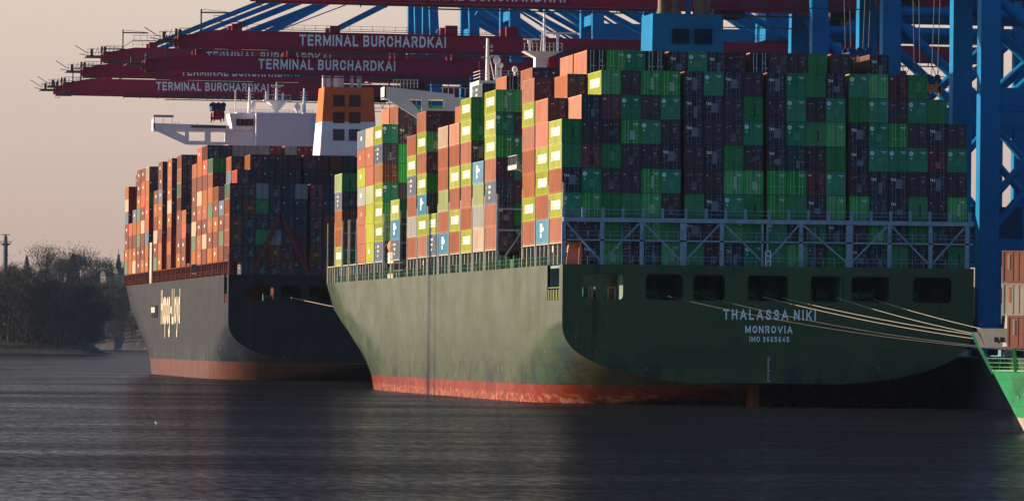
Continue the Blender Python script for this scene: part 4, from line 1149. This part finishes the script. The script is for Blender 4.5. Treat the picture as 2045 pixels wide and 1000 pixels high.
    mb.beam((xa + 3.4, -5.2, z + .8), (xa + 6.2, -5.2, z + 2.8), .45, .12); mb.box(xa + 6.2, xa + 12, -5.4, -4.8, z + 2.75, z + 2.9)
    for k in range(5): mb.box(xa + 6.4 + k * 1.4, xa + 6.47 + k * 1.4, -5.4, -5.3, z + 2.8, z + 3.9)
    mb.box(xa + 6.2, xa + 12, -5.4, -5.33, z + 3.85, z + 3.93)
    mb.box(xa + 4.0, xa + 4.25, -5, -4.8, z + .6, z + 5.0); mb.box(xa + 4.0, xa + 9.5, -5.02, -4.8, z + 4.3, z + 4.55); mb.beam((xa + 4.1, -4.9, z + 5), (xa + 9.4, -4.9, z + 4.5), .07)
    for x in (xa, xa + .9): mb.box(x, x + .1, -5.5, -5.4, z - 2.6, z - .5)
    mb.box(xa, xa + 3.8, -5.5, -4.5, z - 2.1, z - 1.75); mb.box(xa, xa + 1, -5.5, -5.4, z - 2.6, z - 2.52)
    mb.build('tip_platform', M['steel'], root)
    mb = MB()                                          # landside girder behind the hinge, with walkways and machinery
    for y0, y1 in ((-4.6, -3.4), (3.4, 4.6)):
        mb = MB(); girder(mb, y0, y1, -21.6, 62, -1.4, 1.3); mb.build('girder', M['red'], root)
    mb = MB()
    girder(mb, -6.4, -4.8, -20, 60, -1.5, -1.38)
    for k in range(42):
        x = -20 + 1.95 * k; mb.box(x, x + .07, -6.4, -6.33, bz(x) - 1.4, bz(x) - .1)
    for q in (-.75, -.15): girder(mb, -6.42, -6.36, -20, 60, q, q + .07)
    for k in range(14):
        x = -18 + 5.7 * k; mb.beam((x, -5, bz(x) - 1.4), (x + 1.2, -5, bz(x) - 4.2), .12); mb.beam((x + 2.4, -5, bz(x) - 1.4), (x + 1.2, -5, bz(x) - 4.2), .12)
    girder(mb, -5.2, -4.9, -20, 60, -4.3, -4.15); girder(mb, -5.2, -4.9, 0, 60, -6.2, -6.1)
    mb.build('service_gallery', M['steel'], root)
    mb = MB(); mb.box(20, 44, -5.5, 5.5, zb + 1.6, zb + 8.5); mb.build('machinery_house', M['blue'], root)
    for y in (-4, 4):
        for p_, q_, a_, b_ in (((-75.6, y, bz(-75.6) + 2.1), (-.5, y * .8, zb + 33.4), .4, .92), ((-58, y, bz(-58) + 2.1), (-.5, y * .8, zb + 32.6), .3, .52), ((.5, y * .8, zb + 33), (52, y, zb + 1.6), .4, .5), ((-73.0, y, bz(-73) + 1.5), (-.5, y * .8, zb + 31.0), .12, .12)):
            mb = MB(); mb.beam(p_, q_, a_, b_); mb.build('stay', BL, root)
    mb = MB()
    for x, w_ in ((-12, 5), (6, 4)):
        mb.box(x - w_ / 2, x + w_ / 2, -3.2, 3.2, zb - 2.3, zb - 1.6)
        for yy in (-2.6, 2.6): mb.box(x - w_ / 2, x + w_ / 2, yy - .2, yy + .2, zb - 2.6, zb - 1.2)
    mb.box(3.5, 6.5, -3.4, -1.2, zb - 5.2, zb - 2.6)
    mb.build('trolley', M['steel'], root)
    return root
P1 = crane_proto(61.3); P2 = crane_proto(67.2)
CRANES = [(846, 1, 'blue gantry crane whose two thick dark legs frame the far right edge'), (915, 1, 'blue gantry crane with two legs behind the end of the top container tier'),
          (972, 1, 'blue gantry crane whose dark red boom runs along the very top of the view'), (1124, 1, 'blue gantry crane with the largest full boom lettering and thick blue stays'),
          (1204, 1, 'blue gantry crane with pale pink boom lettering just below the largest sign'), (1325, 2, 'blue gantry crane whose boom lettering shows cut off between the two big signs'),
          (1393, 2, 'blue gantry crane whose lettering is half hidden under the second big boom'), (1466, 2, 'blue gantry crane with fully readable lettering on its low far boom'),
          (1496, 2, 'farthest gantry crane, its boom tip reaching leftmost, lettering half hidden')]
used = {1: False, 2: False}
for d, k, lab in CRANES:
    p = P1 if k == 1 else P2
    o = copy_tree(p) if used[k] else p
    used[k] = True
    o.location = (CX, ydep(d, CX), 0)
    o.scale.z = {1204: .9875, 1466: .994, 1325: 1.004}.get(d, 1.0)
    tag(o, lab, 'crane', 'container cranes lined up along the quay')

def spreader(px, y0, y1, X, d, zrope, lab, colm):
    """Headblock with sheaves above a telescopic spreader frame with corner flippers, hung on four ropes."""
    Y = ydep(d, X); z1, z0 = zpx(y0, px, d), zpx(y1, px, d); h = z1 - z0
    root = empty('container_spreader', (X, Y, z0)); tag(root, lab, 'spreader', 'spreaders hanging under the cranes')
    mb = MB(); mb.box(-1.6, 1.6, -3, 3, h * .55, h * .78)
    for x in (-1.2, 0, 1.2):
        for y in (-2, 2): mb.tube((x, y - .2, h * .86), (x, y + .2, h * .86), h * .14, 12)
    mb.build('headblock', M['blue_dark'], root)
    mb = MB(); mb.box(-1.0, 1.0, -4, 4, h * .25, h * .45)
    for y in (-4.1, 3.8):
        mb.box(-1.25, 1.25, y, y + .35, h * .12, h * .5)
        for x in (-1.25, 1.0): mb.hexa([(x, y, -.1), (x + .25, y, -.1), (x + .25, y + .3, -.1), (x, y + .3, -.1), (x - .1, y, h * .4), (x + .35, y, h * .4), (x + .35, y + .3, h * .4), (x - .1, y + .3, h * .4)])
    for x in (-.7, .5): mb.box(x, x + .2, -4.3, -4.1, h * .2, h * .6)
    mb.build('frame', colm, root)
    mb = MB()
    for x in (-1.2, 1.2):
        for y in (-2, 2): mb.tube((x, y, h * .9), (x * 1.3, y, zrope - z0), .05, 5)
    mb.build('hoist_rope', M['steel'], root)
spreader(1694, 96, 142, 156.5, 842, 58.5, 'dark spreader with orange frame just touching the topmost container row', M['orange'])
spreader(1862, 150, 192, 166.6, 846, 58.5, 'orange spreader hanging beside the thick blue leg right of the stacks', M['orange'])
spreader(430, 205, 243, xpx(430, 1466), 1466, 66.5, 'small dark spreader hanging below the far boom above the orange ship bridge', M['red'])

# containers and sheds in the yard behind the cranes
mb = MB(); ry = random.Random(9); sl_ = [SM[k] for k in 'RSMDOYB']
for i in range(46):
    for j in range(3):
        for t in range(ry.choice((3, 4, 4, 5))):
            y = 985 + i * 13.4; x = 216 + j * 3.0; mb.box(x, x + 2.44, y, y + 12.19, 6.4 + t * 2.93, 6.4 + t * 2.93 + 2.9, ry.randrange(7))
tag(mb.build('yard_containers', sl_), 'dark stacks of mixed containers in the yard behind the crane legs', 'containers', kind='stuff')

# ------------------------------------------------------------------ mooring ropes
bolls = []
for k, d in enumerate((705, 690)):
    X = QX + .8; o_loc = (X, ydep(d, X), 6.4)
    mb = MB(); mb.tube((0, 0, 0), (0, 0, .7), .28, 14, r2=.22); mb.tube((0, 0, .7), (0, 0, .95), .42, 14, r2=.36); mb.box(-.4, .4, -.4, .4, 0, .06)
    o = mb.build('bollard', M['steel'], None, o_loc); tag(o, 'squat iron bollard on the quay edge taking the green ship stern ropes', 'bollard', 'bollards on the quay edge'); bolls.append(o_loc)
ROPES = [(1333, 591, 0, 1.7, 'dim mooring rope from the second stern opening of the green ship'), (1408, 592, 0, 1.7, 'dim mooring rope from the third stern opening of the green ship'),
         (1522, 592, 0, 1.25, 'bright mooring rope from the middle stern opening, lower of its pair'), (1560, 594, 1, 1.15, 'bright mooring rope from the middle stern opening, upper of its pair'),
         (1670, 594, 0, 1.35, 'bright mooring rope from the fifth stern opening above the ship name end'), (1744, 597, 1, 1.3, 'short thin mooring rope from the sixth stern opening, highest of all')]
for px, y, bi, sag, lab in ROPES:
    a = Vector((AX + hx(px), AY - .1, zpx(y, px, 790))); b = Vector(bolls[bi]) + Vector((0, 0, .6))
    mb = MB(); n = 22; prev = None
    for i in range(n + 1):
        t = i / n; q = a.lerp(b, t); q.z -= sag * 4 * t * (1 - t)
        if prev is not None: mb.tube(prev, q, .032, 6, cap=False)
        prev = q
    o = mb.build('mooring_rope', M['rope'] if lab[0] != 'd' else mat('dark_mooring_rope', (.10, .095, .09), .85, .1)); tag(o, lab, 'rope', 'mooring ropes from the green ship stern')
a = Vector((BX + bx(580), BY - .2, zpx(594, 580, 1215))); b = Vector((QX, ydep(1130, QX), 6.8)); mb = MB(); prev = None
for i in range(21):
    t = i / 20; q = a.lerp(b, t); q.z -= 3.0 * t * (1 - t)
    if prev is not None: mb.tube(prev, q, .06, 6, cap=False)
    prev = q
tag(mb.build('mooring_rope', M['rope']), 'pale mooring rope leaving the dark ship stern towards the green hull', 'rope')

# ------------------------------------------------------------------ small green feeder ship nosing in from the right
FE_HEAD = R(60)
fp = (xpx(1943, 575), ydep(575, xpx(1943, 575)), 0)
FE = empty('feeder_ship', fp, FE_HEAD); tag(FE, 'small bright green ship cut by the frame, pale bulwark at its raked bow', 'cargo ship')
def fst(z): return -5.1 * (1 - max(z, -1) / 9.0)
def fhb(y, z):
    u = min(1, max(0, (fst(z) - y) / (22 + (9 - z) * .9))); return 8.5 * (1 - (1 - u) ** 2) ** .75
GH = hull_mat('feeder_green_side', (.035, .30, .115), (.03, .25, .095), (.56, .46, .40), (.42, .30, .25), 1.35, (.04, .16, .08), salt=False)
mb = MB(); ys = [0, -.02, -.15, -.5, -1, -2, -3.5, -5.5, -8, -11, -15, -20, -27, -40, -60]; zl_ = [-1, 0, .7, 1.4, 2.4, 3.6, 4.8, 5.6]
for sg in (-1, 1):
    base = len(mb.v)
    for y in ys:
        for z in zl_: yy = fst(z) + y; mb.v.append((sg * fhb(yy, z), yy, z))
    n = len(zl_)
    for i in range(len(ys) - 1):
        for j in range(n - 1):
            q = (base + i * n + j, base + (i + 1) * n + j, base + (i + 1) * n + j + 1, base + i * n + j + 1); mb.f.append(q if sg > 0 else q[::-1]); mb.m.append(0)
for i in range(len(ys) - 1):
    a, b = fst(5.6) + ys[i], fst(5.6) + ys[i + 1]; mb.quad((-fhb(a, 5.6), a, 5.58), (fhb(a, 5.6), a, 5.58), (fhb(b, 5.6), b, 5.58), (-fhb(b, 5.6), b, 5.58))
mb.build('hull', GH, FE, smooth=True)
GP = mat('feeder_green_paint', (.03, .24, .09), .5, .3, var=.2, scale=1.2)
mb = MB()
def fpt(sg, y, z): return (sg * fhb(y, z), y, z)
for sg in (-1, 1):
    for k, y in enumerate((-5.2, -8.0, -10.8, -13.6)):
        mb.beam(fpt(sg, y, 5.6), (sg * fhb(y, 7.9), y, 7.9), .36 if k % 2 == 0 else .2, .3)
    for z in (6.0, 6.4, 6.8):
        for k in range(14): mb.beam(fpt(sg, fst(z) - .2 - k, z), fpt(sg, fst(z) - 1.2 - k, z), .05)
    for k in range(16): mb.beam(fpt(sg, fst(5.6) - .4 - k * .8, 5.6), fpt(sg, fst(5.6) - .4 - k * .8, 6.8), .05)
    for k in range(12):
        y0, y1 = fst(5.6) - k * 1.4, fst(5.6) - 1.4 - k * 1.4; mb.beam((sg * fhb(y0, 5.6), y0, 5.68), (sg * fhb(y1, 5.6), y1, 5.68), .25, .16)
mb.beam((0, fst(5.4), 5.4), (0, fst(9.1), 9.1), .4, .3)
mb.build('gallery_frame', GP, FE)
mb = MB(); zz0, zz1 = 7.8, 9.2
ys2 = [0, -.15, -.5, -1, -2, -3.5, -5.5, -8, -11, -14]
for sg in (-1, 1):
    for i in range(len(ys2) - 1):
        a, b = ys2[i], ys2[i + 1]; f = lambda y, z: (sg * fhb(y + fst(z), min(z, 9)), y + fst(z), z)
        h1 = zz1 + .35 * (i > 2); mb.quad(f(a, zz0), f(b, zz0), f(b, h1), f(a, h1)); mb.quad(*[(x * .97, y - .15, z) for x, y, z in (f(a, zz0), f(a, h1), f(b, h1), f(b, zz0))])
for i in range(len(ys2) - 1):
    a, b = ys2[i] + fst(7.85), ys2[i + 1] + fst(7.85); mb.quad((-fhb(a, 7.85), a, 7.85), (fhb(a, 7.85), a, 7.85), (fhb(b, 7.85), b, 7.85), (-fhb(b, 7.85), b, 7.85))
for y in (-3.0, -3.7): mb.box(-fhb(y + fst(8.5), 8.5) - .08, -fhb(y + fst(8.5), 8.5) + .15, y + fst(8.5) - .22, y + fst(8.5) + .22, 8.3, 8.75, 1)
mb.build('bulwark', [mat('pale_grey_bulwark', (.075, .078, .085), .6, .2, var=.15), M['void']], FE)
mb = MB(); mb.prism([(-4.9, 7.9), (-4.0, 7.9), (-4.35, 11.6), (-4.75, 11.6)], -3.5, -3.2, axis='x'); mb.tube((-.8, -2.2, 7.9), (-1.4, -4.6, 9.6), .06, 6)
for k in range(5): mb.box(-4 + k * .8, -3.9 + k * .8, -6.8, -6.7, 7.8, 9)
mb.build('breakwater_post', M['white'], FE)
mb = MB(); mb.box(-5, 5, -30, -8.4, 5.6, 7.6); mb.box(-2.2, -.6, -4.6, -3.4, 7.85, 8.8); mb.build('deckhouse', M['cream'], FE)
Hf = 2.94
cfwd, crt = Vector((-math.sin(FE_HEAD), math.cos(FE_HEAD), 0)), Vector((math.cos(FE_HEAD), math.sin(FE_HEAD), 0))
for t, (sd, off, lab) in enumerate((('R', .55, 'brown container at the bottom of the stack on the small green ship'), ('W', .05, 'beige container in the middle of the stack on the small green ship'), ('R', .0, 'brown container on top of the stack on the small green ship'))):
    k = (sd, Hf)
    if k not in BODY: BODY[k] = body_mesh(Hf, SM[sd])
    q = Vector(fp) + cfwd * (-5.1 - off - CLEN) + crt * (-7.3)
    o = link('shipping_container', BODY[k], None, (q.x, q.y, 7.75 + t * (Hf + .03))); o.rotation_euler = (0, 0, FE_HEAD); tag(o, lab, 'container', 'containers on the small green ship')
    m_ = MB()
    for j in range(7): m_.box(-.03, -.004, CLEN - .75, CLEN - .55, 2.45 - j * .2, 2.57 - j * .2)
    m_.build('side_number', M['cream'] if sd == 'R' else M['orange'], o)

# ------------------------------------------------------------------ far bank, wooded point, radar tower
def terrain(name, prof, d0, d1, m, nx=40, ny=10, jag=1.0):
    """prof(px) gives the crest height; rises from the water at d0 to the crest and falls away behind."""
    mb = MB(); rt = random.Random(name); a, b, f = prof
    rows = []
    for j in range(ny + 1):
        v = j / ny; row = []
        for i in range(nx + 1):
            px = a + (b - a) * i / nx; d = d0 + (d1 - d0) * v; X = xpx(px, d)
            h = f(px) * sstep(0, .55, v) * (1 - .35 * sstep(.6, 1, v)); row.append((X, ydep(d, X), -.6 + h + (rt.random() - .5) * jag * min(1, h / 3)))
        rows.append(row)
    for j in range(ny):
        for i in range(nx): mb.quad(rows[j][i], rows[j][i + 1], rows[j + 1][i + 1], rows[j + 1][i])
    return tag(mb.build(name, m), kind='structure')
earth = mat('winter_ground', (.105, .085, .075), .9, .1, var=.35, scale=.05)
bank = mat('dark_bank', (.035, .030, .026), .9, .1, var=.4, scale=.1)
terrain('river_point', (-160, 222, lambda px: .8 + 9.0 * (1 - sstep(150, 222, px))), 3190, 3420, bank, 60, 14, .3)
terrain('far_hill', (-250, 620, lambda px: 46 + 6 * math.sin(px * .02) + 3 * math.sin(px * .07)), 4650, 5700, earth, 60, 12, 2.0)
hill_h = lambda px: 46 + 6 * math.sin(px * .02) + 3 * math.sin(px * .07)
TWIG = [mat('bare_twigs_brown', (.058, .046, .042), .9, .1, var=.3, scale=.15, rand=.22), mat('evergreen_needles', (.022, .030, .022), .9, .1, var=.3, scale=.2, rand=.2)]
BARK = mat('tree_bark', (.045, .036, .03), .9, .1, var=.3)
def tree_meshes(kind, seed):
    """Trunk with forking limbs; winter crown as a haze of short crossing twigs gathered in uneven clumps."""
    r = random.Random(seed); tb, cb = MB(), MB()
    H = 24 * (.85 + .3 * r.random())
    if kind == 'fir':
        tb.tube((0, 0, 0), (0, 0, H * .95), .45, 6, r2=.08)
        for k in range(900):
            v = r.random() ** 1.5; z = H * (.12 + .86 * v); rad = (1 - v) * H * .17 * (.6 + .55 * r.random()) + .2; a = r.random() * 6.283
            x, y = rad * math.cos(a), rad * math.sin(a); s = .5 + .5 * r.random()
            cb.quad((x - s * .4, y - .3, z), (x + s * .5, y + .3, z - .5), (x + s * .2, y, z + s))
    else:
        tb.tube((0, 0, 0), (0, 0, H * .35), .55, 6, r2=.4)
        clumps = []
        for k in range(11):
            a = r.random() * 6.283; el_ = R(25 + 60 * r.random()); ln = H * (.35 + .3 * r.random())
            e = Vector((math.cos(a) * math.cos(el_) * ln * .62, math.sin(a) * math.cos(el_) * ln * .62, H * .32 + math.sin(el_) * ln)); tb.tube((0, 0, H * (.2 + .18 * r.random())), e, .24, 5, r2=.05)
            clumps.append((e, H * (.12 + .09 * r.random())))
            for q in range(3):
                e2 = e + Vector((r.gauss(0, 1), r.gauss(0, 1), .6 + r.random())) * H * .08; tb.tube(e * .75 + Vector((0, 0, H * .07)), e2, .1, 4, r2=.03)
        for c, rad in clumps:
            for q in range(300):
                p = c + Vector((r.gauss(0, .55), r.gauss(0, .55), r.gauss(0, .5))) * rad; dv = (p - Vector((0, 0, H * .3))).normalized() + Vector((r.gauss(0, .5), r.gauss(0, .5), r.gauss(0, .4)))
                e = p + dv.normalized() * (.7 + 1.0 * r.random()); w_ = Vector((r.gauss(0, 1), r.gauss(0, 1), r.gauss(0, .6))).normalized() * .13
                cb.quad(p - w_, p + w_, e)
        for q in range(380):                                       # low scrubby shoots
            a = r.random() * 6.283; rad = H * .26 * math.sqrt(r.random()); z = r.random() * H * .42; p = Vector((math.cos(a) * rad, math.sin(a) * rad, z)); e = p + Vector((r.gauss(0, .7), r.gauss(0, .7), 1.6 + r.random())); w_ = Vector((r.gauss(0, 1), r.gauss(0, 1), 0)).normalized() * .16
            cb.quad(p - w_, p + w_, e)
    return tb.mesh('trunk', BARK), cb.mesh('crown', TWIG[1] if kind == 'fir' else TWIG[0])
TREES = [tree_meshes('bare', s) for s in (1, 2, 3, 4)] + [tree_meshes('fir', 8)]
rt = random.Random(21)
def tree(px, d, z, sc, k, lab, grp, wide=1.0):
    X = xpx(px, d); o = empty('fir_tree' if k == 4 else 'bare_tree', (X, ydep(d, X), z), rt.random() * 6.28); o.scale = (sc * wide, sc * wide, sc)
    tag(o, lab, 'tree', grp); link('trunk', TREES[k][0], o); link('crown', TREES[k][1], o)
for i in range(46):
    px = -70 + 258 * ((i * .618034) % 1.0); px = min(px, 186); d = 3250 + 130 * ((i * .37) % 1.0)
    top = 560 if px > 150 else 548
    h = zpx(top + rt.randrange(-10, 32), px, d) - 7
    tree(px, d, 5.0 + rt.random() * 2, h / 24.0, rt.randrange(4), 'bare brown winter tree in the wood on the dark river point', 'bare trees on the river point', 1.15)
for i, (px, ytop, k, lab) in enumerate(((52, 505, 4, 'dark pointed fir on the far hill rising behind the radar tower wood'), (30, 515, 0, 'bare tree on the far hill beside the radar tower'), (92, 503, 1, 'broad bare tree rounding the far skyline right of the pointed fir'),
        (145, 502, 4, 'dark fir on the far skyline close to the tallest bare tree'), (163, 494, 2, 'tallest bare tree on the far skyline'), (205, 510, 3, 'bare tree on the far hill above the pale villas'), (250, 513, 0, 'bare tree on the far hill at the dark ship bow'))):
    z = hill_h(px) * .8; d = 5150; tree(px, d, z, (zpx(ytop, px, d) - z) / (24 if k < 4 else 23), k, lab, 'trees on the far hill', 1.2)
for i in range(70):
    px = -40 + 400 * ((i * .618034) % 1.0); d = 4800 + 420 * ((i * .417) % 1.0); v = (d - 4650) / 1050; z = hill_h(px) * sstep(0, .55, v)
    tree(px, d, z - 1, .62 + .4 * rt.random(), rt.choice((0, 1, 2, 3, 3, 1)), 'bare winter tree in the hazy woods covering the far hill', 'trees in the far hill woods', 1.3)
for i in range(9):
    px = 190 + 7 * i; tree(px, 4790 + 9 * (i % 4), 24 + 5 * (i % 3), .62 + .1 * (i % 3), i % 4, 'bare tree on the slope just below the pale villas', 'trees below the villas', 1.2)
def villa(px, y0, y1, wpx, lab, gable):
    d = 4900.0; X = xpx(px, d); z0, z1 = zpx(y0, px, d), zpx(y1, px, d); w_ = wpx * d / F_PX; h = z1 - z0
    o = empty('villa', (X, ydep(d, X), z0), R(-42)); tag(o, lab, 'house', 'villas on the far hill')
    mb = MB(); mb.box(-w_ / 2, w_ / 2, 0, 12, -12, h); mb.build('wall', mat('pale_render', (.34, .31, .27), .8, .1, var=.1), o)
    mb = MB(); mb.prism([(-w_ / 2 - .6, h), (w_ / 2 + .6, h), (w_ / 2 - 1, h + gable), (-w_ / 2 + 1, h + gable)], -.6, 12.6); mb.build('roof', mat('slate_roof', (.07, .065, .07), .7), o)
    for a in range(4):
        for b in range(3):
            x = -w_ / 2 + w_ * (a + .3) / 4; z = h * (.12 + .3 * b); m_ = MB(); m_.box(x, x + w_ * .11, -.1, .2, z, z + h * .17); m_.build('window', M['glass'], o)
villa(205, 578, 552, 13, 'pale villa with rows of windows on the far hill', 4)
villa(230, 576, 549, 12, 'pale villa below the church spire on the far hill', 5)
o = empty('church', (xpx(235, 5150), ydep(5150, xpx(235, 5150)), hill_h(235) * .8)); tag(o, 'church tower with a thin green spire on the far skyline', 'church')
zt_, zs_, zc2 = zpx(528, 235, 5150), zpx(512, 235, 5150), zpx(494, 235, 5150); zb_ = o.location.z
mb = MB(); mb.box(-2, 2, -2, 2, -2, zt_ - zb_); mb.box(2, 14, -3, 3, -2, (zt_ - zb_) * .55); mb.build('wall', mat('dark_brick', (.10, .07, .06), .9), o)
mb = MB(); mb.tube((0, 0, zt_ - zb_), (0, 0, zs_ - zb_), 2.3, 8, r2=1.0); mb.sphere((0, 0, zs_ - zb_ + .6), 1.3, 8); mb.tube((0, 0, zs_ - zb_), (0, 0, zc2 - zb_), .55, 6, r2=.05); mb.build('spire', mat('copper_green', (.06, .09, .08), .7), o)
# radar tower at the left edge
d = 3480.0; X = xpx(9, d); o = empty('radar_tower', (X, ydep(d, X), 0)); tag(o, 'grey radar tower with a round platform at the left edge', 'tower')
zz = lambda y: zpx(y, 9, d)
cp = mat('tower_concrete', (.13, .13, .13), .8, .15, var=.15, scale=.2)
mb = MB(); mb.tube((0, 0, -1), (0, 0, zz(490)), 1.55, 16, r2=1.3); mb.tube((0, 0, zz(489)), (0, 0, zz(471)), 1.25, 16, r2=1.0); mb.build('shaft', cp, o)
mb = MB(); mb.tube((0, 0, zz(490)), (0, 0, zz(487)), 1.6, 20, r2=3.0); mb.tube((0, 0, zz(487)), (0, 0, zz(486)), 3.2, 20)
for k in range(16):
    a = k * math.pi / 8; mb.tube((3.1 * math.cos(a), 3.1 * math.sin(a), zz(486)), (3.1 * math.cos(a), 3.1 * math.sin(a), zz(481)), .06, 5)
for q in (481.2, 483.5):
    for k in range(16):
        a, b = k * math.pi / 8, (k + 1) * math.pi / 8; mb.tube((3.1 * math.cos(a), 3.1 * math.sin(a), zz(q)), (3.1 * math.cos(b), 3.1 * math.sin(b), zz(q)), .06, 5)
mb.build('platform', cp, o)
mb = MB(); mb.tube((0, 0, zz(471)), (0, 0, zz(469)), .4, 10); mb.box(-2.4, 2.4, -.35, .35, zz(469.2), zz(467.5)); mb.tube((3.0, 0, zz(484)), (4.6, 0, zz(479)), .1, 6); mb.build('radar_scanner', cp, o)
# unseen tower added off left, inferred from its shadow stripes down the green side
_h = Vector((-math.cos(SUN_AZ), math.sin(SUN_AZ)))
_q = Vector((AX, ydep(932.5, AX))) + _h * 158
o = empty('unseen_tower', (_q.x, _q.y, 0)); tag(o, 'unseen tall grey tower added for its shadow, with a thin mast beside its shaft', 'tower')
mb = MB(); mb.tube((0, 0, -4), (0, 0, 66), 1.9, 20, r2=1.6); mb.tube((0, 0, 66), (0, 0, 68), 3.0, 20); mb.build('shaft', cp, o)
mb = MB(); mb.tube((-.6, -7.6, -4), (-.6, -7.6, 70), .75, 12, r2=.6)
for k in range(8): mb.beam((0, -1, 6 + k * 8), (-.6, -7.6, 6 + k * 8), .2)
mb.build('mast', cp, o)
mb = MB(); mb.tube((0, 0, 68), (0, 0, 71), 1.2, 16); mb.tube((0, 0, 71), (0, 0, 72.4), 1.5, 16, r2=.1); mb.build('tower_cap', M['cream'], o)
# gull on the water
d = 7.7 * F_PX / (847 - 679.0); X = xpx(314, d); o = empty('gull', (X, ydep(d, X), .05)); tag(o, 'tiny white gull resting alone on the open water', 'bird')
mb = MB(); mb.sphere((0, 0, .1), .17, 12, sz=.75); mb.sphere((-.14, 0, .27), .075, 10); mb.tube((-.12, 0, .1), (-.14, 0, .27), .07, 8, r2=.05); mb.hexa([(.1, -.06, .08), (.36, -.03, .13), (.36, .03, .13), (.1, .06, .08), (.1, -.06, .16), (.36, -.03, .16), (.36, .03, .16), (.1, .06, .16)]); mb.build('body', M['white'], o, smooth=True); o.scale = (.7, .7, .7)

# ------------------------------------------------------------------ evening air
HAZE = True
if HAZE:
    hm = bpy.data.materials.new('evening_haze'); hm.use_nodes = True; t = hm.node_tree; t.nodes.clear()
    pv = t.nodes.new('ShaderNodeVolumePrincipled'); pv.inputs['Color'].default_value = (.55, .72, 1.0, 1); pv.inputs['Density'].default_value = 1.0e-5; pv.inputs['Anisotropy'].default_value = .2
    oo = t.nodes.new('ShaderNodeOutputMaterial'); t.links.new(pv.outputs[0], oo.inputs['Volume'])
    mb = MB(); mb.box(-2500, 6200, -300, 12500, -4, 135)
    tag(mb.build('haze', hm), kind='stuff')
